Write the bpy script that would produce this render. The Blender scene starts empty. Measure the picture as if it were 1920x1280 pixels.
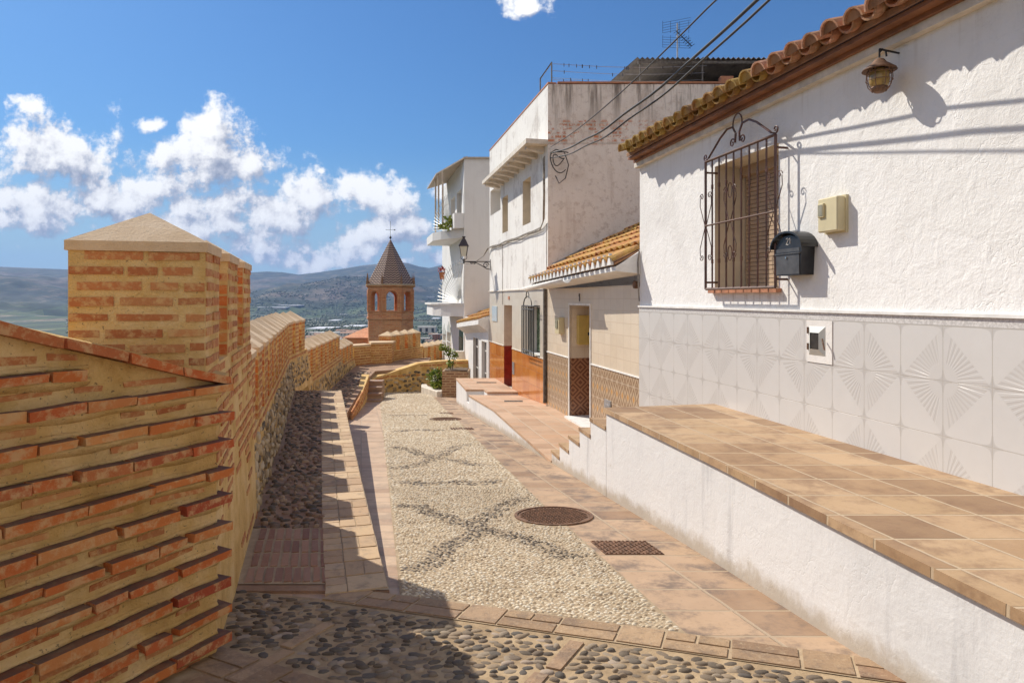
import bpy, math, random
import numpy as np
from mathutils import Vector
random.seed(7)
rng = np.random.default_rng(7)
SC = bpy.context.scene
COL = SC.collection

# ------------------------------------------------------------------ camera
cam_data = bpy.data.cameras.new("camera")
cam = bpy.data.objects.new("camera", cam_data)
COL.objects.link(cam)
SC.camera = cam
cam.location = (0, 0, 0)                      # eye height is z = 0; the lane in front of the camera lies near z = -1.5
cam.rotation_euler = (math.radians(90), 0, 0)
cam_data.sensor_width = 36
cam_data.lens = 24.09
cam_data.shift_y = -0.0417
cam_data.clip_start = 0.05
cam_data.clip_end = 40000

# ------------------------------------------------------------------ sun and sky
SUN = Vector((-0.848, 0.735, 1.0)).normalized()  # towards the sun
sun_el = math.asin(SUN.z)
sun_rot = math.atan2(SUN.x, SUN.y)
sd = bpy.data.lights.new("sun", 'SUN')
sd.energy = 3.5
sd.angle = math.radians(0.5)
sd.color = (1.0, 0.93, 0.82)
sun = bpy.data.objects.new("sun", sd)
COL.objects.link(sun)
sun.rotation_euler = SUN.to_track_quat('Z', 'Y').to_euler()
sun.location = (-20, 20, 30)

SC.view_settings.view_transform = 'Standard'
SC.view_settings.look = 'None'
SC.view_settings.exposure = 0.70
SC.view_settings.gamma = 1.0
SC.cycles.max_bounces = 8
SC.cycles.diffuse_bounces = 5
SC.cycles.volume_bounces = 0
SC.cycles.use_denoising = True


class G:
    """small helper for building node graphs"""
    def __init__(s, nt):
        s.nt = nt; s.N = nt.nodes; s.L = nt.links
    def n(s, typ, ins=None, **kw):
        nd = s.N.new(typ)
        for k, v in kw.items():
            setattr(nd, k, v)
        for k, v in (ins or {}).items():
            s.put(nd.inputs[k], v)
        return nd
    def put(s, sock, v):
        if isinstance(v, bpy.types.NodeSocket):
            s.L.new(v, sock)
        elif isinstance(v, (tuple, list)):
            v = tuple(v)
            if sock.type == 'RGBA' and len(v) == 3: v = v + (1,)
            sock.default_value = v
        else:
            if sock.type in ('RGBA',): sock.default_value = (v, v, v, 1)
            elif sock.type == 'VECTOR': sock.default_value = (v, v, v)
            else: sock.default_value = v
    def m(s, op, a, b=0.0, c=0.0, clamp=False):
        nd = s.N.new('ShaderNodeMath'); nd.operation = op; nd.use_clamp = clamp
        s.put(nd.inputs[0], a); s.put(nd.inputs[1], b); s.put(nd.inputs[2], c)
        return nd.outputs[0]
    def vm(s, op, a, b=(0, 0, 0), sc=None):
        nd = s.N.new('ShaderNodeVectorMath'); nd.operation = op
        s.put(nd.inputs[0], a); s.put(nd.inputs[1], b)
        if sc is not None: s.put(nd.inputs['Scale'], sc)
        return nd.outputs['Value'] if op in ('LENGTH', 'DOT_PRODUCT', 'DISTANCE') else nd.outputs[0]
    def mix(s, f, a, b, blend='MIX'):
        nd = s.N.new('ShaderNodeMix'); nd.data_type = 'RGBA'; nd.blend_type = blend; nd.clamp_factor = True
        s.put(nd.inputs[0], f); s.put(nd.inputs[6], a); s.put(nd.inputs[7], b)
        return nd.outputs[2]
    def noise(s, vec, scale, detail=4, rough=0.55, dist=0.0, color=False):
        nd = s.n('ShaderNodeTexNoise', {'Vector': vec, 'Scale': scale, 'Detail': detail, 'Roughness': rough, 'Distortion': dist})
        return nd.outputs[1 if color else 0]
    def voro(s, vec, scale, feature='F1', rand=1.0, out=0):
        nd = s.n('ShaderNodeTexVoronoi', {'Vector': vec, 'Scale': scale, 'Randomness': rand}, feature=feature)
        return nd.outputs[out]
    def ramp(s, f, stops, interp='LINEAR'):
        nd = s.N.new('ShaderNodeValToRGB'); cr = nd.color_ramp; cr.interpolation = interp
        while len(cr.elements) < len(stops): cr.elements.new(0.5)
        for e, (p, c) in zip(cr.elements, stops):
            e.position = p
            e.color = (c, c, c, 1) if isinstance(c, (int, float)) else tuple(c) + (1,)
        s.put(nd.inputs[0], f)
        return nd.outputs[0]
    def step(s, f, a, b):
        nd = s.n('ShaderNodeMapRange', {'Value': f, 'From Min': a, 'From Max': b}); nd.interpolation_type = 'SMOOTHSTEP'
        return nd.outputs[0]
    def xyz(s, v):
        nd = s.n('ShaderNodeSeparateXYZ', {0: v}); return nd.outputs
    def comb(s, x, y, z=0.0):
        nd = s.n('ShaderNodeCombineXYZ', {0: x, 1: y, 2: z}); return nd.outputs[0]
    def bump(s, h, strength=0.5, dist=0.01, normal=None):
        nd = s.n('ShaderNodeBump', {'Height': h, 'Strength': strength, 'Distance': dist})
        if normal is not None: s.put(nd.inputs['Normal'], normal)
        return nd.outputs[0]
    def brick(s, vec, w, h, mortar, off=0.5, c1=(0, 0, 0), c2=(1, 1, 1), mc=(.5, .5, .5), smooth=0.2, bias=0.0):
        nd = s.n('ShaderNodeTexBrick', {'Vector': vec, 'Color1': c1, 'Color2': c2, 'Mortar': mc, 'Scale': 1.0, 'Mortar Size': mortar,
                 'Mortar Smooth': smooth, 'Bias': bias, 'Brick Width': w, 'Row Height': h})
        nd.offset = off; nd.offset_frequency = 2; nd.squash = 1.0
        return nd.outputs[0], nd.outputs[1]


# world: physical sky with a layer of cumulus clouds laid out by direction
world = bpy.data.worlds.new("World")
SC.world = world
world.use_nodes = True
g = G(world.node_tree)
g.N.clear()
sky = g.n('ShaderNodeTexSky', sky_type='NISHITA', sun_disc=False, sun_elevation=sun_el, sun_rotation=sun_rot,
          air_density=1.35, dust_density=0.6, ozone_density=3.0, altitude=100)
tc = g.n('ShaderNodeTexCoord').outputs['Generated']
# node group: cloud density at a point of the (x/y, z/y) chart
grp = bpy.data.node_groups.new("cloud_density", 'ShaderNodeTree')
grp.interface.new_socket("P", in_out='INPUT', socket_type='NodeSocketVector')
grp.interface.new_socket("D", in_out='OUTPUT', socket_type='NodeSocketFloat')
q = G(grp)
gi = q.n('NodeGroupInput').outputs[0]
# centre px, centre py, radius px, radius px (photo pixels, turned into directions), weight
BL = [(385, 285, 95, 75, 1.0), (395, 248, 52, 40, 1.0), (470, 300, 60, 48, .95), (320, 300, 55, 42, .9), (285, 355, 75, 42, .95), (375, 325, 110, 60, .7),
      (400, 385, 120, 42, .85), (480, 370, 70, 42, .75), (560, 375, 70, 55, .95), (490, 455, 55, 42, .95), (545, 408, 110, 34, .7), (430, 420, 70, 35, .7),
      (690, 362, 78, 38, 1.0), (640, 342, 22, 14, .6), (728, 380, 60, 26, .85), (728, 435, 75, 30, 1.0), (650, 450, 50, 32, .8),
      (690, 470, 120, 26, .7), (600, 490, 55, 25, .8), (835, 365, 50, 24, .95), (795, 460, 28, 14, .7), (608, 325, 10, 8, .5),
      (283, 230, 36, 17, .8), (990, 18, 46, 22, .72), (330, 430, 100, 40, .8), (545, 470, 40, 30, .6), (840, 480, 40, 14, .7),
      (120, 300, 130, 60, .9), (180, 380, 140, 45, .9), (40, 380, 110, 60, .9), (60, 200, 70, 30, .6), (1750, 60, 60, 24, .0), (760, 485, 60, 14, .55)]
wob = q.noise(gi, 9.0, 3, .5, color=True)
P2 = q.vm('ADD', gi, q.vm('SCALE', q.vm('SUBTRACT', wob, (.5, .5, .5)), sc=0.035))
acc = None
for cx, cy, rx, ry, w in BL:
    if w <= 0: continue
    c = ((cx - 960) / 1285, (560 - cy) / 1285, 0)
    d = q.vm('LENGTH', q.vm('MULTIPLY', q.vm('SUBTRACT', P2, c), (1285 / rx, 1285 / ry, 0)))
    v = q.m('MULTIPLY', q.m('SUBTRACT', 1.36, d, clamp=False), w)
    acc = v if acc is None else q.m('SMOOTH_MAX', acc, v, 0.18)
n1 = q.noise(gi, 15.0, 14, .64)
n2 = q.noise(gi, 34.0, 8, .6)
dd = q.m('ADD', q.m('MULTIPLY', q.m('MAXIMUM', acc, -1.0), 1.0), q.m('MULTIPLY', q.m('SUBTRACT', n1, .50), 3.6))
dd = q.m('ADD', dd, q.m('MULTIPLY', q.m('SUBTRACT', n2, .5), 1.3))
q.n('NodeGroupOutput', {0: dd})
sx, sy, sz = g.xyz(tc)
ys = g.m('MAXIMUM', g.m('ABSOLUTE', sy), 0.08)
chart = g.comb(g.m('DIVIDE', sx, ys), g.m('DIVIDE', sz, ys), g.m('MULTIPLY', g.m('LESS_THAN', sy, 0.0), 3.0))
def cd(v):
    nd = g.n('ShaderNodeGroup'); nd.node_tree = grp; g.put(nd.inputs[0], v); return nd.outputs[0]
D0 = cd(chart)
D1 = cd(g.vm('ADD', chart, (-0.010, 0.016, 0)))
D2 = cd(g.vm('ADD', chart, (-0.02, 0.05, 0)))
alpha = g.step(D0, 0.15, 0.75)
alpha = g.m('MULTIPLY', alpha, g.step(sz, -0.02, 0.05))
# unseen bright cloud added behind the viewer, as fill for walls facing the camera
rear_fill = g.m('MULTIPLY', g.step(sy, 0.10, -0.35), g.step(sz, -0.01, 0.12))
rear_fill = g.m('MULTIPLY', rear_fill, g.step(g.noise(tc, 2.6, 8, .6), 0.39, 0.55))
alpha = g.m('MAXIMUM', alpha, rear_fill)
core = g.step(D0, 0.7, 2.2)
lit = g.m('SUBTRACT', D0, D1)
puff = g.noise(chart, 45.0, 6, .6)
shade = g.m('ADD', g.m('MULTIPLY', lit, .45), g.m('ADD', .56, g.m('MULTIPLY', g.m('SUBTRACT', puff, .5), .8)))
shade = g.m('ADD', shade, g.m('MULTIPLY', g.m('SUBTRACT', D0, D2), .26))
shade = g.m('SUBTRACT', shade, g.m('MULTIPLY', core, .20))
cloud_col = g.ramp(shade, [(0.10, (2.9, 3.2, 4.1)), (0.42, (5.0, 5.2, 5.9)), (0.68, (8.8, 8.7, 8.7)), (0.90, (10.5, 10.4, 10.2))])
# the ramp clamps, so its colours are scaled afterwards
for e in cloud_col.node.color_ramp.elements:
    e.color = tuple(x / 10.5 for x in e.color[:3]) + (1,)
cloud_rad = g.vm('SCALE', cloud_col, sc=4.9)
cloud_rad = g.mix(rear_fill, cloud_rad, g.mix(1.0, cloud_rad, (1.08, .96, .84), blend='MULTIPLY'))  # the added cloud behind the viewer gives a warmer fill
skyc = g.mix(1.0, sky.outputs[0], (0.145, 0.255, 0.39), blend='MULTIPLY')
skyc = g.mix(g.m('MULTIPLY', g.m('SUBTRACT', 1.0, g.step(sz, -0.02, 0.22)), .8), skyc, (2.25, 3.0, 3.5))
col = g.mix(alpha, skyc, cloud_rad)
bg = g.n('ShaderNodeBackground', {'Color': col, 'Strength': 0.15})
g.n('ShaderNodeOutputWorld', {0: bg.outputs[0]})


# ------------------------------------------------------------------ mesh helpers
K = 0.2202                                   # the lane and the house fronts run along (-K, 1)
NX, NY = -0.97659, -0.21504                  # the fronts' outward normal
def W(T, y, d=0.0, z=0.0):
    """point on the house front with offset T, at depth y along it, d metres proud of it"""
    return (T - K * y + NX * d, y + NY * d, z)
def F(px, py, y):
    """size helper: the point seen at a photo pixel when it lies y metres ahead"""
    return ((px - 960) / 1285 * y, y, (560 - py) / 1285 * y)

def link(name, me, mats, parent=None, smooth=False, uv=True):
    for m_ in (mats if isinstance(mats, (list, tuple)) else [mats]):
        me.materials.append(m_)
    o = bpy.data.objects.new(name, me)
    COL.objects.link(o)
    if parent is not None: o.parent = parent
    if smooth: me.polygons.foreach_set('use_smooth', [True] * len(me.polygons))
    if uv: boxuv(me)
    return o

def boxuv(me):
    nl = len(me.loops)
    if nl == 0: return
    co = np.empty(len(me.vertices) * 3, 'f'); me.vertices.foreach_get('co', co); co = co.reshape(-1, 3)
    vi = np.empty(nl, 'i'); me.loops.foreach_get('vertex_index', vi)
    nP = len(me.polygons)
    nr = np.empty(nP * 3, 'f'); me.polygons.foreach_get('normal', nr); nr = nr.reshape(-1, 3)
    tot = np.empty(nP, 'i'); me.polygons.foreach_get('loop_total', tot)
    n = np.repeat(nr, tot, axis=0)
    p = co[vi]
    uv = np.empty((nl, 2), 'f')
    flat = np.abs(n[:, 2]) > 0.75
    uv[:, 0] = p[:, 0] + K * p[:, 1]; uv[:, 1] = p[:, 1]
    t = np.stack([-n[:, 1], n[:, 0]], 1); ln = np.linalg.norm(t, axis=1) + 1e-9; t /= ln[:, None]
    uw = p[:, 0] * t[:, 0] + p[:, 1] * t[:, 1]
    s = ~flat
    uv[s, 0] = uw[s]; uv[s, 1] = p[s, 2]
    me.uv_layers.new(name='UVMap')
    me.uv_layers[0].data.foreach_set('uv', uv.ravel())

class MB:
    def __init__(s): s.v = []; s.f = []; s.mi = []
    def add(s, vs, fs, m=0):
        b = len(s.v); s.v += [tuple(p) for p in vs]
        for f in fs: s.f.append(tuple(b + i for i in f)); s.mi.append(m)
    def poly(s, pts, m=0): s.add(pts, [tuple(range(len(pts)))], m)
    def hexa(s, p, m=0):
        """8 corners: bottom ring 0-3, top ring 4-7"""
        s.add(p, [(3, 2, 1, 0), (4, 5, 6, 7), (0, 1, 5, 4), (1, 2, 6, 5), (2, 3, 7, 6), (3, 0, 4, 7)], m)
    def box(s, x0, x1, y0, y1, z0, z1, m=0):
        s.hexa([(x0, y0, z0), (x1, y0, z0), (x1, y1, z0), (x0, y1, z0), (x0, y0, z1), (x1, y0, z1), (x1, y1, z1), (x0, y1, z1)], m)
    def wbox(s, T, y0, y1, d0, d1, z0, z1, m=0):
        """box on a house front: y range, d range (outwards), z range"""
        c = [W(T, y0, d1, z0), W(T, y0, d0, z0), W(T, y1, d0, z0), W(T, y1, d1, z0)]
        s.hexa(c + [(a, b, z1) for a, b, _ in c], m)
    def prism(s, ring, z0, z1, m=0):
        n = len(ring)
        z0 = z0 if hasattr(z0, '__len__') else [z0] * n
        z1 = z1 if hasattr(z1, '__len__') else [z1] * n
        vs = [(x, y, z) for (x, y), z in zip(ring, z0)] + [(x, y, z) for (x, y), z in zip(ring, z1)]
        fs = [tuple(range(n - 1, -1, -1)), tuple(range(n, 2 * n))] + [(i, (i + 1) % n, n + (i + 1) % n, n + i) for i in range(n)]
        s.add(vs, fs, m)
    def tube(s, pts, r, n=6, m=0, caps=True, r2=None):
        pts = [Vector(p) for p in pts]
        N_ = len(pts); rings = []; up = None
        for i, p in enumerate(pts):
            t = (pts[min(i + 1, N_ - 1)] - pts[max(i - 1, 0)])
            if t.length < 1e-9: t = Vector((0, 0, 1))
            t.normalize()
            if up is None:
                up = Vector((0, 0, 1)) if abs(t.z) < .9 else Vector((0, 1, 0))
            a = t.cross(up)
            if a.length < 1e-4: a = t.cross(Vector((1, 0, 0)))
            a.normalize(); b = a.cross(t).normalized(); up = b
            rr = (r[i] if hasattr(r, '__len__') else r) if r2 is None else r + (r2 - r) * i / (N_ - 1)
            rings.append([p + a * (rr * math.cos(2 * math.pi * k / n)) + b * (rr * math.sin(2 * math.pi * k / n)) for k in range(n)])
        vs = [v for rg in rings for v in rg]; fs = []
        for i in range(N_ - 1):
            for k in range(n):
                fs.append((i * n + k, i * n + (k + 1) % n, (i + 1) * n + (k + 1) % n, (i + 1) * n + k))
        if caps: fs += [tuple(range(n - 1, -1, -1)), tuple((N_ - 1) * n + k for k in range(n))]
        s.add(vs, fs, m)
    def lathe(s, c, prof, n=16, m=0, squash=1.0):
        vs = []; fs = []
        for r, z in prof:
            for k in range(n):
                a = 2 * math.pi * (k + .5) / n
                vs.append((c[0] + r * math.cos(a), c[1] + r * math.sin(a) * squash, c[2] + z))
        for i in range(len(prof) - 1):
            for k in range(n):
                fs.append((i * n + k, i * n + (k + 1) % n, (i + 1) * n + (k + 1) % n, (i + 1) * n + k))
        fs += [tuple(range(n - 1, -1, -1)), tuple((len(prof) - 1) * n + k for k in range(n))]
        s.add(vs, fs, m)
    def build(s, name, mats, parent=None, smooth=False, bevel=0.0, fix=True):
        me = bpy.data.meshes.new(name)
        me.from_pydata(s.v, [], s.f)
        me.update()
        if fix:
            import bmesh
            bm = bmesh.new(); bm.from_mesh(me)
            bmesh.ops.recalc_face_normals(bm, faces=bm.faces)
            if bevel > 0:
                mi = None
                bmesh.ops.bevel(bm, geom=[e for e in bm.edges if len(e.link_faces) == 2 and e.calc_face_angle(0) > .6], offset=bevel, segments=1, affect='EDGES')
            bm.to_mesh(me); bm.free()
        if bevel == 0: me.polygons.foreach_set('material_index', s.mi)
        me.update()
        return link(name, me, mats, parent, smooth)

def sheet(name, pts, mat, parent=None):
    b = MB(); b.poly(pts)
    o = b.build(name, mat, parent, fix=False)
    if o.data.polygons[0].normal.z < 0: o.data.flip_normals(); o.data.update()
    return o
def thing(name, label, cat, loc=(0, 0, 0), group=None):
    o = bpy.data.objects.new(name, None); COL.objects.link(o)
    o.empty_display_size = .1
    o['label'] = label; o['category'] = cat
    if group: o['group'] = group
    return o
def tag(o, label, cat, group=None):
    o['label'] = label; o['category'] = cat
    if group: o['group'] = group
    return o
def struct(o, kind='structure'):
    o['kind'] = kind
    return o
def np_mesh(name, V, Fc, mats, parent=None, smooth=True, mi=None, uv=False):
    me = bpy.data.meshes.new(name)
    k = Fc.shape[1]
    me.vertices.add(len(V)); me.vertices.foreach_set('co', V.astype('f').ravel())
    me.loops.add(Fc.size); me.loops.foreach_set('vertex_index', Fc.astype('i').ravel())
    me.polygons.add(len(Fc)); me.polygons.foreach_set('loop_start', np.arange(len(Fc), dtype='i') * k)
    me.update(calc_edges=True); me.validate()
    if mi is not None: me.polygons.foreach_set('material_index', mi.astype('i'))
    return link(name, me, mats, parent, smooth, uv)
# ------------------------------------------------------------------ materials
MATS = {}
def newmat(name):
    m_ = bpy.data.materials.new(name); m_.use_nodes = True
    nt = m_.node_tree; nt.nodes.clear(); gg = G(nt)
    out = gg.n('ShaderNodeOutputMaterial'); b = gg.n('ShaderNodeBsdfPrincipled')
    nt.links.new(b.outputs[0], out.inputs[0])
    gg.b = b
    MATS[name] = m_
    return m_, gg
def fin(gg, col, rough=.8, normal=None, metal=None, spec=None):
    gg.put(gg.b.inputs['Base Color'], col); gg.put(gg.b.inputs['Roughness'], rough)
    if normal is not None: gg.put(gg.b.inputs['Normal'], normal)
    if metal is not None: gg.put(gg.b.inputs['Metallic'], metal)
    if spec is not None: gg.put(gg.b.inputs['Specular IOR Level'], spec)
def uvw(gg): return gg.n('ShaderNodeUVMap').outputs[0]
def pos(gg): return gg.n('ShaderNodeNewGeometry').outputs['Position']
def isl(gg): return gg.n('ShaderNodeNewGeometry').outputs['Random Per Island']

def simple(name, c, rough=.6, var=.12, scale=6, bump=0.0, bscale=40, metal=None, bdist=.004):
    m_, q = newmat(name); p = pos(q)
    f = q.noise(p, scale, 5, .6)
    c2 = tuple(x * (1 - var * 2.2) for x in c); c1 = tuple(min(1, x * (1 + var)) for x in c)
    col = q.ramp(f, [(0.3, c2), (0.7, c1)])
    nr = q.bump(q.noise(p, bscale, 5, .6), bump, bdist) if bump else None
    fin(q, col, rough, nr, metal)
    return m_

# rough lime-washed plaster
def plaster(name, base, dirt, coarse=.9, amount=.25, streaks=.3, lumps=7.0, extra=None):
    m_, q = newmat(name); p = pos(q)
    big = q.noise(p, .9, 5, .6)
    fine = q.noise(p, 14, 6, .65)
    px_, py_, pz_ = q.xyz(p)
    st = q.noise(q.comb(q.m('MULTIPLY', px_, 5), q.m('MULTIPLY', py_, 5), q.m('MULTIPLY', pz_, .5)), 1.0, 6, .65)
    f = q.m('MULTIPLY', q.step(st, .52, .75), streaks)
    f = q.m('ADD', f, q.m('MULTIPLY', q.step(big, .5, .75), amount))
    f = q.m('ADD', f, q.m('MULTIPLY', q.step(fine, .56, .8), amount * .7), clamp=True)
    col = q.mix(f, base, dirt)
    if extra: col = extra(q, p, col)
    l1 = q.noise(p, lumps, 6, .6, dist=.6)
    l2 = q.noise(p, lumps * 6, 5, .65)
    cr = q.m('SUBTRACT', 1.0, q.step(q.voro(q.vm('ADD', p, q.vm('SCALE', q.noise(p, 3, 4, .6, color=True), sc=.9)), 1.3, feature='DISTANCE_TO_EDGE'), 0.0, .012))
    h = q.m('ADD', q.m('ADD', q.m('MULTIPLY', l1, 1.0), q.m('MULTIPLY', l2, .35)), q.m('MULTIPLY', cr, -.12))
    fin(q, col, .88, q.bump(h, coarse, .03))
    return m_
def near_extra(q, p, col):
    x, y, z = q.xyz(p)
    patch = q.step(q.noise(p, .8, 3, .4), .50, .54)
    col = q.mix(q.m('MULTIPLY', patch, .35), col, (.72, .70, .66))
    st = q.noise(q.comb(0.0, q.m('MULTIPLY', y, 14), q.m('MULTIPLY', z, .7)), 1.0, 6, .7)
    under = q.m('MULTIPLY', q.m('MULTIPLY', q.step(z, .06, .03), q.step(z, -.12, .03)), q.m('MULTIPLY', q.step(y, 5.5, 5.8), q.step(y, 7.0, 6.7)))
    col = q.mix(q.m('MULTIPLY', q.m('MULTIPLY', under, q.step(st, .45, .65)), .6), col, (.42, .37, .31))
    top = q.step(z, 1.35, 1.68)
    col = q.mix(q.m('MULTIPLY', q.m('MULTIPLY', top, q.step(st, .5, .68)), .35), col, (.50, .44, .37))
    return col
plaster('white_plaster', (.80, .785, .76), (.60, .575, .54), .42, .45, .22, lumps=8, extra=near_extra)
def low_extra(q, p, col):
    x, y, z = q.xyz(p)
    h = q.m('ADD', q.m('ADD', z, 1.36), q.m('MULTIPLY', y, .08))
    nz = q.noise(p, 6, 6, .7)
    f = q.m('MULTIPLY', q.step(q.m('ADD', h, q.m('MULTIPLY', nz, -.22)), .03, -.08), .75)
    col = q.mix(f, col, (.38, .31, .22))
    chips = q.step(q.noise(p, 5.5, 6, .72), .66, .70)
    return q.mix(q.m('MULTIPLY', chips, .6), col, (.55, .50, .42))
plaster('low_wall_plaster', (.70, .69, .68), (.44, .435, .44), .22, .35, .8, lumps=7, extra=low_extra)
plaster('smooth_plaster', (.74, .73, .71), (.56, .54, .50), .25, .3, .35, lumps=5)
plaster('grey_plaster', (.76, .73, .69), (.50, .47, .44), .25, .3, .3, lumps=4)
def old_extra(q, p, col):
    x, y, z = q.xyz(p)
    # band of bare brick under the parapet and black rain streaks below the coping
    bc, bf = q.brick(q.comb(x, z), .24, .075, .018, c1=(.50, .15, .07), c2=(.62, .28, .15), mc=(.6, .52, .45))
    nz = q.noise(p, 2.2, 6, .7)
    band = q.m('MULTIPLY', q.step(z, 2.92, 3.0), q.m('SUBTRACT', 1.0, q.step(z, 3.38, 3.5)))
    fade = q.m('SUBTRACT', 1.0, q.step(x, 1.6, 3.6))
    f = q.m('MULTIPLY', q.m('MULTIPLY', band, q.step(q.noise(p, 3.2, 7, .78), .48, .55)), q.m('ADD', .3, q.m('MULTIPLY', fade, .7)))
    col = q.mix(f, col, bc)
    st = q.noise(q.comb(q.m('MULTIPLY', x, 4.2), 0.0, q.m('MULTIPLY', z, .35)), 1.0, 6, .7)
    top = q.step(z, 2.9, 4.2)
    col = q.mix(q.m('MULTIPLY', q.m('MULTIPLY', q.step(st, .47, .62), top), .9), col, (.15, .12, .10))
    pk = q.m('MULTIPLY', q.step(nz, .56, .74), q.m('SUBTRACT', 1.0, q.step(z, 1.2, 2.6)))
    col = q.mix(q.m('MULTIPLY', pk, .5), col, (.46, .33, .28))
    col = q.mix(q.m('MULTIPLY', q.step(q.noise(p, 7, 7, .75), .50, .62), .45), col, (.50, .42, .36))
    rowl = q.m('MULTIPLY', q.step(q.m('ABSOLUTE', q.m('SUBTRACT', z, 2.98)), .03, .0), .4)
    col = q.mix(rowl, col, (.30, .25, .20))
    return col
plaster('stained_plaster', (.80, .74, .68), (.52, .44, .38), .6, .6, .6, lumps=5, extra=old_extra)
def front_extra(q, p, col):
    f = q.m('MULTIPLY', q.step(q.noise(p, 1.6, 6, .72), .52, .66), .6)
    return q.mix(f, col, (.45, .41, .38))
plaster('worn_white_plaster', (.80, .785, .75), (.54, .50, .46), .4, .45, .7, lumps=6, extra=front_extra)

# fortress bricks: one island of the mesh is one brick
m_, q = newmat('old_brick'); p = pos(q); r = isl(q)
bc = q.ramp(r, [(0, (.38, .115, .035)), (.3, (.52, .20, .07)), (.55, (.45, .155, .05)), (.8, (.58, .27, .10)), (1, (.32, .10, .04))])
bc = q.mix(q.m('MULTIPLY', q.step(q.noise(p, 26, 6, .7), .46, .64), .7), bc, (.66, .44, .19))
bc = q.mix(q.m('MULTIPLY', q.step(q.noise(p, 9, 6, .7), .60, .75), .5), bc, (.28, .16, .09))
fin(q, bc, .9, q.bump(q.noise(p, 60, 6, .7), .7, .006))
m_, q = newmat('red_brick'); p = pos(q); r = isl(q)
bc = q.ramp(r, [(0, (.46, .085, .02)), (.3, (.56, .17, .035)), (.6, (.50, .11, .022)), (.8, (.60, .25, .07)), (1, (.36, .06, .02))])
bc = q.mix(q.m('MULTIPLY', q.step(q.noise(p, 16, 7, .74), .46, .62), .75), bc, (.60, .38, .17))
bc = q.mix(q.m('MULTIPLY', q.step(q.noise(p, 12, 6, .75), .62, .74), .6), bc, (.22, .12, .05))
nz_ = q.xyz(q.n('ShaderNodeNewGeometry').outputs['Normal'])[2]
bc = q.mix(q.m('MULTIPLY', q.step(nz_, .6, .9), q.ramp(q.noise(p, 18, 5, .7), [(.3, .95), (.7, .6)])), bc, (.10, .075, .065))  # upward faces darkened: grime, with the shade on the ledges put into the colour
fin(q, bc, .85, q.bump(q.noise(p, 70, 6, .7), .7, .005))
m_, q = newmat('wall_mortar'); p = pos(q)
c = q.ramp(q.noise(p, 3.5, 6, .65), [(.3, (.50, .29, .08)), (.48, (.66, .43, .155)), (.62, (.76, .54, .25)), (.75, (.70, .50, .26))])
c = q.mix(q.m('MULTIPLY', q.step(q.noise(p, 60, 4, .6), .62, .70), .8), c, (.16, .10, .05))
c = q.mix(q.m('MULTIPLY', q.step(q.noise(p, 1.6, 6, .7), .5, .7), .35), c, (.36, .24, .11))
c = q.mix(q.m('MULTIPLY', q.step(q.noise(p, 14, 5, .6), .60, .75), .4), c, (.50, .26, .12))
fin(q, c, .92, q.bump(q.m('ADD', q.noise(p, 22, 6, .65), q.m('MULTIPLY', q.noise(p, 90, 4, .6), .5)), .9, .014))
m_, q = newmat('cap_mortar'); p = pos(q)
c = q.ramp(q.noise(p, 4, 6, .65), [(.3, (.58, .41, .24)), (.5, (.66, .49, .31)), (.7, (.72, .56, .38))])
c = q.mix(q.m('MULTIPLY', q.step(q.noise(p, 70, 4, .6), .6, .75), .4), c, (.28, .20, .13))
fin(q, c, .92, q.bump(q.noise(p, 55, 6, .7), .8, .006))
m_, q = newmat('rubble_stone'); p = pos(q); r = isl(q)
c = q.ramp(r, [(0, (.08, .07, .055)), (.2, (.30, .21, .11)), (.4, (.46, .35, .21)), (.6, (.56, .46, .32)), (.8, (.38, .26, .13)), (1, (.06, .055, .05))])
c = q.mix(q.m('MULTIPLY', q.step(q.noise(p, 16, 6, .7), .45, .7), .5), c, (.56, .42, .24))
fin(q, c, .85, q.bump(q.noise(p, 50, 5, .6), .6, .006))

def paving(name, w, h, mortar, cols, mc, off=0.0, rot=0.0, stain=.35, bumpd=.006, rough=.62, dx=0.0, dy=0.0, stainc=(.12, .09, .075)):
    m_, q = newmat(name); p = pos(q)
    v = q.n('ShaderNodeMapping', {'Vector': uvw(q), 'Rotation': (0, 0, rot), 'Location': (dx, dy, 0)}).outputs[0]
    v = q.vm('ADD', v, q.vm('SCALE', q.vm('SUBTRACT', q.noise(p, 7, 3, .5, color=True), (.5, .5, .5)), sc=.012))
    bc_, bf_ = q.brick(v, w, h, mortar, off=off, smooth=.35)
    cellr = q.n('ShaderNodeSeparateColor', {0: bc_}).outputs[0]
    c = q.ramp(q.m('ADD', q.m('MULTIPLY', cellr, .75), q.m('MULTIPLY', q.noise(p, 3.0, 5, .6), .45)), [(.15, cols[0]), (.45, cols[1]), (.75, cols[2]), (.98, cols[3])])
    c = q.mix(q.m('MULTIPLY', q.step(q.noise(p, 3.4, 6, .72), .44, .66), stain), c, stainc)
    c = q.mix(q.m('MULTIPLY', q.step(q.noise(p, 26, 6, .7), .55, .75), stain * .6), c, tuple(x * .5 for x in cols[1]))
    c = q.mix(bf_, c, mc)
    h_ = q.m('ADD', q.m('MULTIPLY', bf_, -1.0), q.m('MULTIPLY', q.noise(p, 18, 6, .65), .35))
    fin(q, c, rough, q.bump(h_, .8, bumpd))
    return m_
TC = [(.30, .165, .09), (.47, .275, .15), (.55, .35, .20), (.50, .31, .19)]
paving('lane_tiles', .40, .33, .012, [(.24, .14, .08), (.36, .235, .145), (.49, .335, .215), (.42, .28, .17)], (.40, .30, .20), stain=.8, dx=.03)
paving('strip_tiles', .38, .21, .010, [(.36, .23, .14), (.50, .34, .22), (.57, .41, .27), (.48, .32, .20)], (.42, .31, .21), stain=.35)
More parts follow.
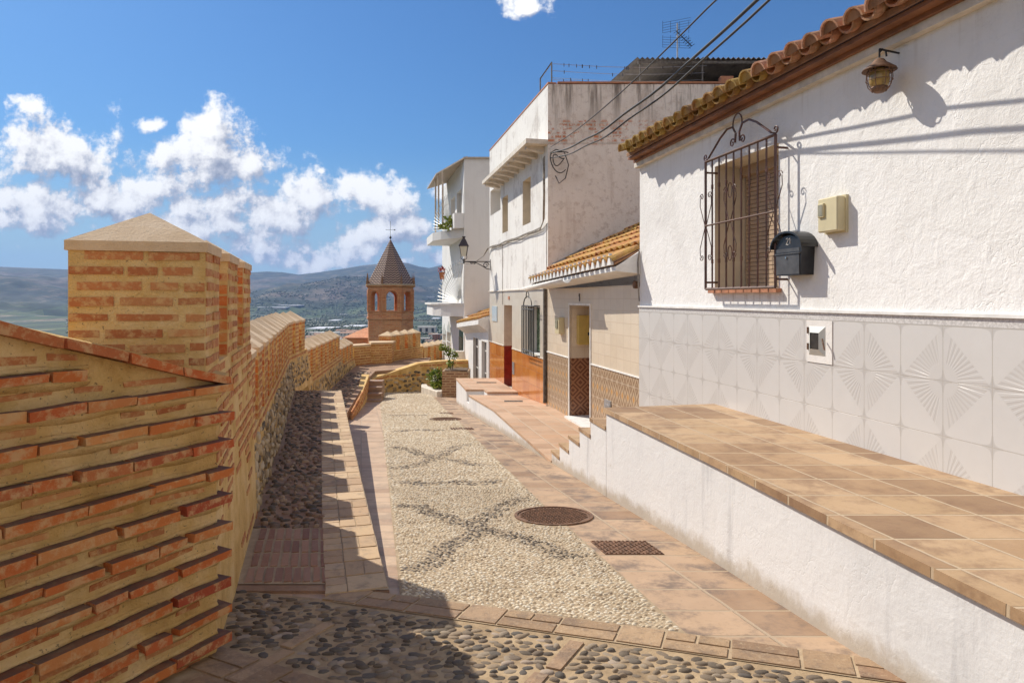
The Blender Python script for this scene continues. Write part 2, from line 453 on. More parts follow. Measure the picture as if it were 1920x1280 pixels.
paving('terrace_tiles', .33, .33, .009, [(.25, .15, .08), (.38, .24, .13), (.50, .34, .20), (.43, .285, .155)], (.50, .38, .25), stain=.65, stainc=(.20, .11, .06), off=0.0, bumpd=.011)
paving('platform_tiles', .33, .33, .012, [(.42, .26, .16), (.52, .34, .22), (.58, .39, .26), (.50, .31, .19)], (.52, .40, .28), stain=.15)
paving('walk_bricks', .27, .135, .009, [(.27, .15, .10), (.36, .22, .145), (.46, .31, .20), (.40, .24, .15)], (.34, .25, .17), off=.5, stain=.35)
paving('panel_bricks', .055, .26, .010, [(.22, .10, .06), (.30, .15, .09), (.36, .20, .125), (.26, .11, .06)], (.30, .21, .14), off=.5, stain=.3)
paving('planter_bricks', .26, .075, .022, [(.20, .09, .045), (.28, .14, .075), (.36, .20, .11), (.24, .11, .06)], (.46, .33, .20), off=.5, stain=.1, bumpd=.01)
paving('tower_brick', .9, .22, .03, [(.60, .19, .06), (.74, .28, .10), (.80, .36, .15), (.66, .23, .08)], (.64, .36, .19), off=.5, stain=.3, stainc=(.22, .12, .08), bumpd=.02)
paving('cream_tiles', .25, .165, .004, [(.66, .56, .43), (.69, .59, .46), (.71, .61, .48), (.70, .60, .47)], (.60, .48, .36), stain=.06, bumpd=.002, rough=.25)
paving('beige_cladding', .4, .3, .002, [(.60, .53, .43), (.64, .57, .47), (.66, .60, .50), (.62, .55, .45)], (.56, .49, .40), stain=.06, bumpd=.001, rough=.3)
paving('marble_tiles', .62, .30, .004, [(.40, .12, .025), (.50, .17, .035), (.58, .23, .06), (.46, .14, .03)], (.30, .11, .04), stain=.35, stainc=(.56, .28, .12), bumpd=.001, rough=.12)

# bedding mortars for the cobbles
for nm, cc in (('cobble_mortar', [(.20, .135, .075), (.38, .27, .155), (.50, .375, .225)]), ('white_bed', [(.24, .17, .10), (.36, .27, .17), (.46, .36, .24)]), ('walk_mortar', [(.22, .13, .08), (.33, .205, .13), (.43, .28, .18)])):
    m_, q = newmat(nm); p = pos(q)
    c = q.ramp(q.noise(p, 5, 6, .65), [(.3, cc[0]), (.5, cc[1]), (.7, cc[2])])
    fin(q, c, .9, q.bump(q.noise(p, 40, 6, .7), .8, .008))
def pebble(name, stops, rough=.55):
    m_, q = newmat(name); p = pos(q)
    c = q.ramp(isl(q), stops, interp='CONSTANT')
    c = q.mix(q.m('MULTIPLY', q.noise(p, 30, 5, .7), .35), c, (.30, .24, .18))
    c = q.mix(q.m('MULTIPLY', q.step(q.noise(p, 1.3, 5, .6), .45, .7), .3), c, (.42, .33, .22))
    fin(q, c, rough + .15, q.bump(q.noise(p, 90, 6, .7), .6, .003), spec=.25)
pebble('white_pebbles', [(0, (.70, .60, .44)), (.25, (.78, .71, .57)), (.5, (.62, .50, .34)), (.68, (.74, .65, .48)), (.85, (.52, .41, .27)), (.95, (.38, .30, .21))])
pebble('dark_pebbles', [(0, (.10, .088, .075)), (.4, (.17, .15, .13)), (.65, (.27, .235, .19)), (.85, (.46, .40, .31))], .6)
pebble('lane_cobbles', [(0, (.06, .046, .034)), (.2, (.14, .105, .072)), (.36, (.27, .20, .13)), (.5, (.07, .064, .058)), (.68, (.27, .215, .155)), (.8, (.14, .105, .075)), (.94, (.38, .30, .23))], .62)
pebble('walk_cobbles', [(0, (.05, .042, .036)), (.25, (.14, .095, .07)), (.45, (.28, .185, .12)), (.62, (.07, .058, .05)), (.78, (.38, .27, .18)), (.92, (.20, .115, .08))], .45)

# far end of the white pebble carpet, where single stones are too small to see
m_, q = newmat('far_pebble_bed'); p = pos(q)
v = q.voro(p, 26); c = q.ramp(v, [(0, (.72, .63, .47)), (.5, (.60, .49, .34)), (.9, (.30, .22, .14))])
fin(q, c, .8, q.bump(q.m('MULTIPLY', v, -1), .6, .015))

# ceramic dado with fan-shaped relief (uv in metres, measured along the front)
TCW = .3302
m_, q = newmat('fan_tiles'); p = pos(q)
x, y, z = q.xyz(p)
u = q.m('DIVIDE', q.m('SUBTRACT', q.m('SUBTRACT', q.m('MULTIPLY', x, .21504), q.m('MULTIPLY', y, .97659)), -4.1256), TCW)
v = q.m('DIVIDE', q.m('ADD', z, .495), TCW)
def cell2(t, per):                        # signed distance to the nearest multiple of per
    return q.m('SUBTRACT', t, q.m('MULTIPLY', q.m('ROUND', q.m('DIVIDE', t, per)), per))
cu = cell2(u, 2.0); cv = cell2(v, 2.0)
au = q.m('ABSOLUTE', cu); av = q.m('ABSOLUTE', cv)
dia = q.m('ADD', au, av)
ang = q.n('ShaderNodeMath', {0: q.m('MULTIPLY', cv, 1.0), 1: cu}, operation='ARCTAN2').outputs[0]
rays = q.m('MULTIPLY', q.m('ADD', q.m('SINE', q.m('MULTIPLY', ang, 44.0)), 1.0), .5)
rad = q.m('SQRT', q.m('ADD', q.m('MULTIPLY', cu, cu), q.m('MULTIPLY', cv, cv)))
mask = q.m('MULTIPLY', q.m('LESS_THAN', dia, .97), q.step(rad, .30, .36))
mask = q.m('MULTIPLY', mask, q.step(q.m('SUBTRACT', au, q.m('MULTIPLY', av, .12)), .02, .05))
rm = q.m('MULTIPLY', mask, q.step(rays, .45, .6))
eu = q.m('ABSOLUTE', cell2(u, 1.0)); ev = q.m('ABSOLUTE', cell2(v, 1.0))
grout = q.m('LESS_THAN', q.m('MINIMUM', eu, ev), .008)
star = q.step(q.m('MULTIPLY', eu, ev), .0045, .0015)
star = q.m('MULTIPLY', star, q.m('LESS_THAN', q.m('MAXIMUM', eu, ev), .20))
cc_ = q.mix(q.step(dia, .96, 1.0), (.60, .585, .565), (.635, .62, .60))
cc_ = q.mix(q.m('MULTIPLY', q.noise(p, 9, 6, .7), .40), cc_, (.50, .47, .44))
tr_ = q.n('ShaderNodeTexWhiteNoise', {'Vector': q.comb(q.m('FLOOR', u), q.m('FLOOR', v), 0.0)}).outputs[0]
cc_ = q.mix(q.m('MULTIPLY', tr_, .25), cc_, (.56, .54, .51))
cc_ = q.mix(q.m('MULTIPLY', rm, .30), cc_, (.45, .42, .39))
cc_ = q.mix(q.m('MULTIPLY', star, .5), cc_, (.40, .38, .36))
cc_ = q.mix(grout, cc_, (.46, .43, .39))
band = q.m('GREATER_THAN', z, -.163)
spk = q.mix(q.step(q.noise(p, 60, 4, .7), .4, .6), (.50, .48, .46), (.66, .64, .62))
spk = q.mix(q.m('LESS_THAN', q.m('ABSOLUTE', q.m('ADD', z, .163)), .004), spk, (.42, .4, .37))
cc_ = q.mix(band, cc_, spk)
fin(q, cc_, .28, q.bump(q.m('SUBTRACT', q.m('MULTIPLY', rm, -.6), grout), .5, .003))
# brown lozenge dado tiles
m_, q = newmat('lozenge_tiles'); p = pos(q)
x, y, z = q.xyz(p)
u = q.m('DIVIDE', q.m('SUBTRACT', q.m('MULTIPLY', x, .21504), q.m('MULTIPLY', y, .97659)), .2)
v = q.m('DIVIDE', z, .33)
au = q.m('ABSOLUTE', cell2(u, 1.0)); av = q.m('ABSOLUTE', cell2(v, 1.0))
s_ = q.m('ADD', au, av)
sc_ = q.m('FRACT', q.m('MULTIPLY', s_, 3.0))
c = q.mix(q.step(sc_, .35, .5), (.23, .135, .07), (.46, .35, .24))
c = q.mix(q.m('LESS_THAN', s_, .17), c, (.50, .25, .06))
c = q.mix(q.m('GREATER_THAN', s_, .86), c, (.24, .15, .09))
c = q.mix(q.m('LESS_THAN', q.m('ABSOLUTE', q.m('SUBTRACT', av, .5)), .012), c, (.55, .45, .34))
fin(q, c, .35)
m_, q = newmat('dark_pattern_tiles'); p = pos(q)
x, y, z = q.xyz(p)
u = q.m('DIVIDE', x, .26); v = q.m('DIVIDE', z, .26)
au = q.m('ABSOLUTE', cell2(u, 1.0)); av = q.m('ABSOLUTE', cell2(v, 1.0)); s_ = q.m('ADD', au, av)
c = q.mix(q.step(q.m('FRACT', q.m('MULTIPLY', s_, 3.5)), .4, .5), (.15, .055, .03), (.34, .17, .09))
fin(q, c, .3)

# clay roof tiles: one island per tile
def clay(name, stops, lichen, lf):
    m_, q = newmat(name); p = pos(q); x, y, z = q.xyz(p)
    c = q.ramp(isl(q), stops)
    c = q.mix(q.m('MULTIPLY', q.step(q.noise(p, 9, 7, .75), .44, .62), .65), c, (.16, .085, .05))
    c = q.mix(q.m('MULTIPLY', q.step(q.noise(p, 22, 6, .75), .56, .66), .5), c, (.60, .48, .34))
    c = q.mix(q.m('MULTIPLY', q.step(q.noise(p, 4, 5, .65), .42, .6), lf), c, lichen)
    fin(q, c, .85, q.bump(q.noise(p, 50, 6, .7), .7, .006))
clay('clay_tiles', [(0, (.42, .17, .09)), (.35, (.52, .26, .16)), (.7, (.46, .20, .11)), (1, (.58, .33, .22))], (.36, .22, .08), .4)
clay('lichen_tiles', [(0, (.34, .19, .05)), (.5, (.42, .26, .08)), (1, (.38, .19, .07))], (.40, .27, .06), .7)
clay('orange_tiles', [(0, (.50, .20, .05)), (.4, (.60, .30, .08)), (.75, (.52, .17, .06)), (1, (.62, .38, .13))], (.50, .36, .05), .45)
simple('eave_mortar', (.36, .19, .10), .9, .2, 8, .8, 30)
simple('eave_board', (.26, .105, .04), .6, .25, 5, .3, 20)
simple('white_paint', (.78, .76, .72), .6, .06, 8, .2, 30)
simple('white_lime', (.78, .77, .74), .85, .08, 8, .4, 25)
simple('cornice_plaster', (.70, .64, .55), .8, .12, 7, .5, 25)
simple('cream_plastic', (.62, .54, .33), .45, .06, 5)
simple('yellow_paint', (.58, .42, .12), .4, .08, 5)
simple('dirty_glass', (.30, .28, .20), .15, .1, 10)
simple('grille_paint', (.115, .05, .035), .45, .25, 12, .2, 60)
simple('black_iron', (.022, .022, .025), .45, .2, 12)
simple('rusty_iron', (.20, .105, .06), .75, .3, 25, .5, 80)
simple('grey_iron', (.17, .15, .13), .6, .3, 20, .4, 80)
simple('black_box_paint', (.025, .025, .028), .32, .2, 15)
simple('box_panel', (.085, .082, .082), .38, .2, 12)
simple('chrome', (.6, .58, .55), .25, .1, 20, metal=1.0)
simple('door_grey_paint', (.56, .57, .53), .4, .06, 6)
simple('meter_dark', (.05, .045, .04), .3, .2, 20)
simple('cable_black', (.03, .03, .032), .6, .2, 20)
simple('cable_grey', (.34, .30, .25), .75, .3, 8)
simple('shutter_tan', (.46, .33, .22), .6, .08, 8)
simple('reveal_cream', (.66, .58, .46), .8, .06, 6, .3, 20)
simple('sill_clay', (.50, .22, .12), .7, .15, 10, .4, 40)
simple('sheet_roof', (.13, .105, .085), .6, .3, 3, .3, 20)
simple('galvanised', (.40, .41, .43), .4, .15, 12, metal=.6)
simple('lamp_glass', (.62, .60, .50), .3, .05, 5)
simple('lamp_body', (.045, .035, .045), .5, .2, 10)
simple('amber_glass', (.40, .27, .09), .12, .25, 14)
simple('dark_door', (.035, .025, .022), .35, .3, 8)
simple('door_slate', (.16, .15, .14), .4, .2, 8)
simple('red_door', (.30, .03, .015), .3, .2, 6)
simple('green_paint', (.035, .10, .055), .5, .2, 8)
simple('dark_glass', (.02, .025, .025), .08, .2, 8)
m_, q = newmat('lace_with_reflection'); p = pos(q)
fin(q, q.ramp(q.noise(p, 16, 5, .75), [(.44, (.015, .03, .015)), (.52, (.08, .16, .05)), (.60, (.40, .46, .34))]), .7)  # pale lace; the greens are painted-in foliage reflected in the glass
simple('blue_tile', (.52, .62, .68), .25, .06, 30)
simple('pot_clay', (.50, .18, .08), .8, .2, 12)
simple('flower_red', (.45, .04, .02), .6, .3, 20)
simple('soffit', (.52, .42, .32), .7, .12, 8)
simple('bulb_white', (.75, .72, .66), .4, .05, 8)
simple('lettering', (.80, .80, .78), .5, .02, 8)
simple('far_white', (.72, .69, .65), .8, .08, .05)
simple('far_roof', (.40, .24, .17), .85, .2, .1)
simple('far_window', (.08, .08, .09), .3, .2, .1)
simple('far_brickwork', (.42, .20, .14), .85, .1, .1)
simple('plastic_cover', (.72, .72, .74), .5, .1, .02)
def leafmat(name, a, b_, c_):
    m_, q = newmat(name); r = isl(q)
    col = q.ramp(r, [(0, a), (.5, b_), (1, c_)])
    fin(q, col, .5)
    q.put(q.b.inputs['Subsurface Weight'], 0.0)
leafmat('leaf_green', (.08, .13, .012), (.18, .26, .03), (.32, .38, .06))
leafmat('leaf_yellow', (.16, .22, .03), (.24, .30, .05), (.32, .34, .07))
leafmat('leaf_far', (.022, .045, .02), (.035, .065, .028), (.055, .085, .035))
leafmat('petal_white', (.7, .7, .66), (.75, .74, .7), (.6, .62, .5))
simple('stem_brown', (.14, .09, .05), .8, .2, 12)

# spire tiles: zigzag bands
m_, q = newmat('zigzag_tiles')
p = q.n('ShaderNodeTexCoord').outputs['Object']
x, y, z = q.xyz(p)
ang = q.n('ShaderNodeMath', {0: y, 1: x}, operation='ARCTAN2').outputs[0]
wv = q.m('PINGPONG', q.m('MULTIPLY', ang, 16 * 2 / math.pi), 1.0)
ff = q.m('FRACT', q.m('ADD', q.m('MULTIPLY', z, 3.2), q.m('MULTIPLY', wv, .55)))
c = q.mix(q.step(ff, .45, .55), (.055, .025, .022), (.56, .38, .27))
c = q.mix(q.m('MULTIPLY', q.noise(p, 2, 5, .7), .4), c, (.14, .07, .05))
fin(q, c, .5, q.bump(ff, .5, .05))

# hills and valley
m_, q = newmat('valley_land'); p = pos(q)
x, y, z = q.xyz(p)
p2 = q.comb(x, q.m('MULTIPLY', y, .55), q.m('MULTIPLY', z, 3.0))
big = q.noise(p2, .0011, 7, .60)
mid = q.noise(p2, .006, 8, .66)
c = q.ramp(mid, [(.40, (.008, .020, .018)), (.49, (.022, .042, .026)), (.57, (.06, .068, .042)), (.66, (.17, .14, .105))])
bare = q.m('MULTIPLY', q.step(big, .52, .60), q.step(z, -60.0, 20.0))
c = q.mix(q.m('MULTIPLY', bare, .75), c, q.ramp(mid, [(.4, (.085, .07, .055)), (.6, (.22, .165, .135))]))
fields = q.voro(q.comb(x, q.m('MULTIPLY', y, .35)), .009, out=1)
fr = q.n('ShaderNodeSeparateColor', {0: fields}).outputs[0]
fc = q.ramp(fr, [(0, (.020, .050, .018)), (.3, (.05, .10, .03)), (.55, (.09, .13, .045)), (.72, (.025, .055, .022)), (.93, (.24, .20, .13))], interp='CONSTANT')
flat = q.m('SUBTRACT', 1.0, q.step(z, -70.0, 0.0))
c = q.mix(q.m('MULTIPLY', flat, .85), c, fc)
rows = q.noise(q.comb(q.m('MULTIPLY', x, .02), q.m('MULTIPLY', y, .006), 0.0), 1.0, 6, .7)
c = q.mix(q.m('MULTIPLY', q.step(rows, .5, .6), .7), c, (.018, .036, .018))
c = q.mix(1.0, c, q.ramp(q.noise(p2, .03, 6, .72), [(.3, .55), (.7, 1.25)]), blend='MULTIPLY')
fin(q, c, .95)
m_, q = newmat('hillside'); p = pos(q)
fin(q, q.ramp(q.noise(p, .3, 5, .6), [(.3, (.10, .085, .05)), (.7, (.26, .20, .13))]), .95)
M = MATS
# ------------------------------------------------------------------ levels and lines measured on the place
def ip(pts):
    ys = [p[0] for p in pts]; xs = [p[1] for p in pts]
    return lambda y: float(np.interp(y, ys, xs))
def zg(y): return -1.36 - 0.08 * y if y <= 16 else -2.64 - 0.06 * (y - 16)
EDGE = ip([(-2.0, 2.52), (2.898, 1.601), (4.49, 1.317), (6.55, .892), (8.6, .489), (12.6, -.35), (15.3, -.905), (18.6, -1.52)])   # foot of the white low walls
PL = lambda y: .14 - .2 * y
PR = ip([(2.6, .98), (3.31, .85), (6.26, .268), (13.7, -1.06), (23.5, -2.93)])
WE = ip([(3.0, -.42), (3.9, -.698), (4.42, -.852), (6.09, -1.327), (12.4, -3.09)])
WB = ip([(3.1, -1.335), (3.94, -1.61), (7.62, -2.58), (12.5, -3.94), (14.6, -4.24), (20.5, -5.0), (23.5, -5.3)])
WU = ip([(3.1, -1.40), (12.5, -4.07), (14.6, -4.37), (20.5, -5.12), (23.5, -5.42)])                                         # upper face of the wall
ZW = -1.66; ZW2 = -2.30

# ------------------------------------------------------------------ ground
b = MB()
ys = [-2.5, 16, 26]
for y0, y1 in zip(ys[:-1], ys[1:]):
    b.poly([(-1.7 - .2842 * max(y0, 0) - (1.5 if y0 < 0 else 0), y0, zg(y0) - .004), (4.2 - .18 * y0, y0, zg(y0) - .004), (4.2 - .18 * y1, y1, zg(y1) - .004), (-1.7 - .2 * y1, y1, zg(y1) - .004)])
o = b.build('street', M['strip_tiles'], fix=False); struct(o)
def strip(name, fa, fb, y0, y1, mat, lift, cuts=()):
    cs = sorted({y0, y1, *[c_ for c_ in cuts if y0 < c_ < y1], *([16] if y0 < 16 < y1 else [])})
    b = MB()
    for a, c_ in zip(cs[:-1], cs[1:]):
        b.poly([(fa(a), a, zg(a) + lift), (fb(a), a, zg(a) + lift), (fb(c_), c_, zg(c_) + lift), (fa(c_), c_, zg(c_) + lift)])
    return struct(b.build(name, mat, fix=False))
kinks = [3.31, 4.49, 6.26, 6.55, 8.6, 12.6, 13.7, 15.3, 18.6]
strip('lane_tile_border', PR, lambda y: EDGE(y) + .04, 2.88, 23.5, M['lane_tiles'], .000, kinks)
BT = lambda x: 3.62 - .36 * x                  # top edge of the brick band crossing the lane
# foreground cobbled ground
fgx0, fgx1 = -3.6, 2.3
b = MB(); b.poly([(fgx0, -2, zg(-2) + .004), (fgx1, -2, zg(-2) + .004), (fgx1, BT(fgx1) - .2, zg(BT(fgx1) - .2) + .004), (-.98, BT(-.98) - .2, zg(BT(-.98) - .2) + .004), (-1.6, 3.94, zg(3.94) + .004), (-3.6, 3.94, zg(3.94) + .004)])
struct(b.build('cobbled_pavement', M['cobble_mortar'], fix=False))
# brick band with its pieces laid one by one
def rect_piece(b, cx, cy, u, w, l, z, h, m=0, jit=.003):
    """brick lying in the paving: centre, unit direction u, width across, length along"""
    vx = (-u[1], u[0])
    P_ = []
    for sl, sw in ((-1, -1), (1, -1), (1, 1), (-1, 1)):
        P_.append((cx + u[0] * l / 2 * sl + vx[0] * w / 2 * sw + random.uniform(-jit, jit), cy + u[1] * l / 2 * sl + vx[1] * w / 2 * sw + random.uniform(-jit, jit)))
    def zz(x, y): return (z(y) if callable(z) else z)
    b.hexa([(x, y, zz(x, y) - .02) for x, y in P_] + [(x * .985 + cx * .015, y * .985 + cy * .015, zz(x, y) + h) for x, y in P_], m)
m_, q = newmat('paving_brick'); p = pos(q)
c = q.ramp(isl(q), [(0, (.38, .24, .13)), (.35, (.52, .36, .20)), (.65, (.60, .44, .26)), (.85, (.44, .28, .15)), (1, (.54, .40, .25))])
c = q.mix(q.m('MULTIPLY', q.step(q.noise(p, 9, 6, .72), .48, .7), .5), c, (.17, .12, .09))
c = q.mix(q.m('MULTIPLY', q.step(q.noise(p, 40, 5, .7), .5, .72), .35), c, (.52, .39, .26))
wvx, wvy, wvz = q.xyz(p)
fin(q, c, .7, q.bump(q.m('ADD', q.noise(p, 45, 6, .7), q.m('MULTIPLY', q.noise(q.comb(q.m('MULTIPLY', wvx, 9), q.m('MULTIPLY', wvy, 60)), 1.0, 3, .5), .5)), .6, .006))
m_, q = newmat('band_bed'); p = pos(q)
fin(q, q.ramp(q.noise(p, 9, 6, .7), [(.3, (.34, .245, .15)), (.7, (.50, .38, .24))]), .9, q.bump(q.noise(p, 60, 5, .6), .6, .004))
m_, q = newmat('band_brick'); p = pos(q)
c = q.ramp(isl(q), [(0, (.26, .16, .09)), (.35, (.38, .25, .14)), (.65, (.46, .31, .18)), (.85, (.30, .175, .10)), (1, (.40, .27, .16))])
c = q.mix(q.m('MULTIPLY', q.step(q.noise(p, 9, 6, .74), .45, .66), .6), c, (.15, .105, .075))
c = q.mix(q.m('MULTIPLY', q.step(q.noise(p, 35, 6, .72), .5, .7), .5), c, (.52, .39, .25))
fin(q, c, .75, q.bump(q.noise(p, 45, 7, .72), .9, .008))
m_, q = newmat('panel_brick'); p = pos(q)
c = q.ramp(isl(q), [(0, (.26, .12, .07)), (.35, (.36, .19, .115)), (.65, (.42, .25, .16)), (.85, (.22, .10, .06)), (1, (.38, .22, .15))])
c = q.mix(q.m('MULTIPLY', q.step(q.noise(p, 20, 6, .72), .5, .7), .5), c, (.42, .30, .20))
fin(q, c, .75, q.bump(q.noise(p, 60, 6, .7), .6, .005))
u = Vector((1, -.36)).normalized(); ux, uy = u
b = MB()
x = -.98
pa = [(-.98, BT(-.98)), (1.72, BT(1.72)), (1.72, BT(1.72) - .235), (-.98, BT(-.98) - .235)]
bb = MB(); bb.poly([(x_, y_, zg(y_) + .008) for x_, y_ in pa]); struct(bb.build('brick_band_bed', M['band_bed'], fix=False))
s = 0.0; L = 2.70 / ux; k = 0
px0, py0 = -.98, BT(-.98)
vn = (uy, -ux)  # towards the camera
while s < L - .1:
    kind = k % 3
    if kind == 0:      # square tile
        l = .215
        rect_piece(b, px0 + ux * (s + l / 2) + vn[0] * .11, py0 + uy * (s + l / 2) + vn[1] * .11, (ux, uy), .20, l - .014, zg, .014); s += l
    elif kind == 1:    # two short over one long
        l = .30
        rect_piece(b, px0 + ux * (s + l * .25) + vn[0] * .06, py0 + uy * (s + l * .25) + vn[1] * .06, (ux, uy), .085, l / 2 - .014, zg, .014)
        rect_piece(b, px0 + ux * (s + l * .75) + vn[0] * .06, py0 + uy * (s + l * .75) + vn[1] * .06, (ux, uy), .085, l / 2 - .014, zg, .014)
        rect_piece(b, px0 + ux * (s + l / 2) + vn[0] * .165, py0 + uy * (s + l / 2) + vn[1] * .165, (ux, uy), .10, l - .014, zg, .014); s += l
    else:
        l = .30
        rect_piece(b, px0 + ux * (s + l / 2) + vn[0] * .06, py0 + uy * (s + l / 2) + vn[1] * .06, (ux, uy), .09, l - .014, zg, .014)
        rect_piece(b, px0 + ux * (s + l / 2) + vn[0] * .165, py0 + uy * (s + l / 2) + vn[1] * .165, (ux, uy), .095, l - .014, zg, .014); s += l
    k += 1
struct(b.build('brick_band', M['band_brick'], fix=True))

# white pebble carpet
b = MB()
y1 = 23.3
for a, c_ in ((None, 6.26), (6.26, 13.7), (13.7, 16), (16, y1)):
    if a is None:
        b.poly([(PL(3.86), 3.86, zg(3.86) + .003), (.85, 3.31, zg(3.31) + .003), (PR(c_), c_, zg(c_) + .003), (PL(c_), c_, zg(c_) + .003)])
    else:
        b.poly([(PL(a), a, zg(a) + .003), (PR(a), a, zg(a) + .003), (PR(c_), c_, zg(c_) + .003), (PL(c_), c_, zg(c_) + .003)], 1 if a >= 13.7 else 0)
struct(b.build('pebble_bed', [M['white_bed'], M['white_bed']], fix=False))

def domes(C, A, B, H, ang, nz, tilt=None, seg=7, rings=((1.0, -.25), (.86, .5), (.45, .9))):
    """flattened half ellipsoids; C centres (n,3), A/B half axes, H height, ang heading; nz = slope of the ground dz/dy"""
    n = len(C); k = len(rings)
    th = np.arange(seg) * 2 * np.pi / seg
    V = np.zeros((n, k * seg + 1, 3), 'f')
    ca, sa = np.cos(ang)[:, None], np.sin(ang)[:, None]
    irr = 1 + rng.uniform(-.13, .13, (n, seg))
    for i, (r, h) in enumerate(rings):
        x = A[:, None] * r * np.cos(th)[None] * irr; y = B[:, None] * r * np.sin(th)[None] * irr
        V[:, i * seg:(i + 1) * seg, 0] = x * ca - y * sa
        V[:, i * seg:(i + 1) * seg, 1] = x * sa + y * ca
        V[:, i * seg:(i + 1) * seg, 2] = H[:, None] * h
    V[:, -1, 2] = H
    V[:, :, 2] += V[:, :, 1] * nz[:, None]
    V += C[:, None, :]
    F_ = []
    for i in range(k - 1):
        for j in range(seg):
            F_.append((i * seg + j, i * seg + (j + 1) % seg, (i + 1) * seg + (j + 1) % seg)); F_.append((i * seg + j, (i + 1) * seg + (j + 1) % seg, (i + 1) * seg + j))
    for j in range(seg): F_.append(((k - 1) * seg + j, (k - 1) * seg + (j + 1) % seg, k * seg))
    F_ = np.array(F_)
    Fc = (F_[None] + (np.arange(n) * (k * seg + 1))[:, None, None]).reshape(-1, 3)
    return V.reshape(-1, 3), Fc, len(F_)

def ground_px(x, y):
    yy = 1.36 * 1285 / (y - 560 - 102.8); return ((x - 960) / 1285 * yy, yy)
strokes = [([(760, 949), (793, 950), (808, 963), (844, 972), (872, 985), (917, 997), (977, 1010), (1017, 1023), (1053, 1041), (1083, 1043)], .085),
           ([(978, 936), (939, 951), (915, 969), (893, 984), (905, 998), (872, 1011), (830, 1032), (816, 1056), (781, 1067)], .085),
           ([(762, 904), (800, 908), (850, 905), (900, 907), (928, 904)], .10),
           ([(743, 839), (765, 843), (790, 852), (820, 860), (850, 862), (880, 870), (909, 872)], .10),
           ([(745, 878), (775, 874), (800, 865), (830, 852), (851, 841), (871, 834)], .10),
           ([(750, 808), (785, 806), (822, 807)], .12), ([(742, 779), (790, 779)], .13)]
SEG = []
for pts, w in strokes:
    gp = [ground_px(*p_) for p_ in pts]
    for a, c_ in zip(gp[:-1], gp[1:]): SEG.append((a, c_, w))
def in_motif(X, Y):
    r = np.zeros(len(X), bool)
    for (ax, ay), (bx, by), w in SEG:
        dx, dy = bx - ax, by - ay; t = np.clip(((X - ax) * dx + (Y - ay) * dy) / (dx * dx + dy * dy + 1e-9), 0, 1)
        r |= np.hypot(X - ax - t * dx, Y - ay - t * dy) < w * .95 + rng.uniform(-.035, .03, len(X))
    return r
MH = [((.349, 5.74), .355), ((-1.38, 14.4), .36)]
def hexgrid(x0, x1, y0, y1, dx, dy, jit=.3):
    nx, ny = int((x1 - x0) / dx), int((y1 - y0) / dy)
    gx, gy = np.meshgrid(np.arange(nx), np.arange(ny))
    X = x0 + (gx + .5 * (gy % 2) + rng.uniform(-jit, jit, gx.shape)) * dx
    Y = y0 + (gy + rng.uniform(-jit, jit, gx.shape)) * dy
    return X.ravel(), Y.ravel()
vpl = np.vectorize(PL); vpr = np.vectorize(PR); vzg = np.vectorize(zg)
def pebble_field(y0, y1, dx, dy, a, b_, seg):
    X, Y = hexgrid(-5, 1.2, y0, y1, dx, dy)
    keep = (X > vpl(Y) + .015) & (X < vpr(Y) - .015) & (Y > 3.72 - .36 * X - .08)
    for (mx, my), r in MH: keep &= np.hypot(X - mx, Y - my) > r
    X, Y = X[keep], Y[keep]
    n = len(X)
    dark = in_motif(X, Y) & (rng.random(n) < .86)
    edge = (X < vpl(Y) + .05) | (X > vpr(Y) - .05)
    sc = rng.uniform(.75, 1.15, n) * np.where(edge, 1.15, 1)
    fl = np.sin(X * 2.1 + Y * 1.3) * .5
    C = np.stack([X, Y, vzg(Y) - .004], 1)
    V, Fc, nf = domes(C, a * sc, b_ * sc * rng.uniform(.8, 1.1, n), rng.uniform(.008, .017, n), fl + rng.uniform(-.5, .5, n), np.where(Y < 16, -.08, -.06), seg=seg)
    return V, Fc, np.repeat(dark.astype(int), nf)
Vs, Fs, Ms, off = [], [], [], 0
for args in ((3.3, 7.0, .030, .0215, .0175, .0105, 7), (7.0, 11.0, .042, .033, .024, .016, 6), (11.0, 15.9, .056, .046, .031, .023, 5), (16.05, 23.2, .075, .062, .040, .031, 5)):
    V, Fc, mi = pebble_field(*args); Vs.append(V); Fs.append(Fc + off); Ms.append(mi); off += len(V)
struct(np_mesh('white_pebbles', np.concatenate(Vs), np.concatenate(Fs), [M['white_pebbles'], M['dark_pebbles']], mi=np.concatenate(Ms)))

# ------------------------------------------------------------------ upper walkway beside the fortress wall
b = MB()
cut = [3.9, 4.42, 6.09, 12.4]
ring = [(WE(y) + .0, y) for y in cut] + [(WB(12.4) - .1, 12.4), (WB(3.94) - .15, 3.9)]
b.prism(ring, -3.2, ZW, 0)
struct(b.build('raised_walkway', M['walk_mortar']))
bb = MB(); bb.poly([(WE(y), y, ZW + .006) for y in cut] + [(WE(y) - .36, y, ZW + .006) for y in cut[::-1]]); struct(bb.build('kerb_bed', M['band_bed'], fix=False))
bb = MB(); bb.poly([(WE(4.0) - .36, 3.98, ZW + .005), (WE(4.95) - .36, 4.95, ZW + .005), (WB(4.95) - .02, 4.95, ZW + .005), (WB(4.0) - .02, 3.98, ZW + .005)]); struct(bb.build('panel_bed', M['band_bed'], fix=False))
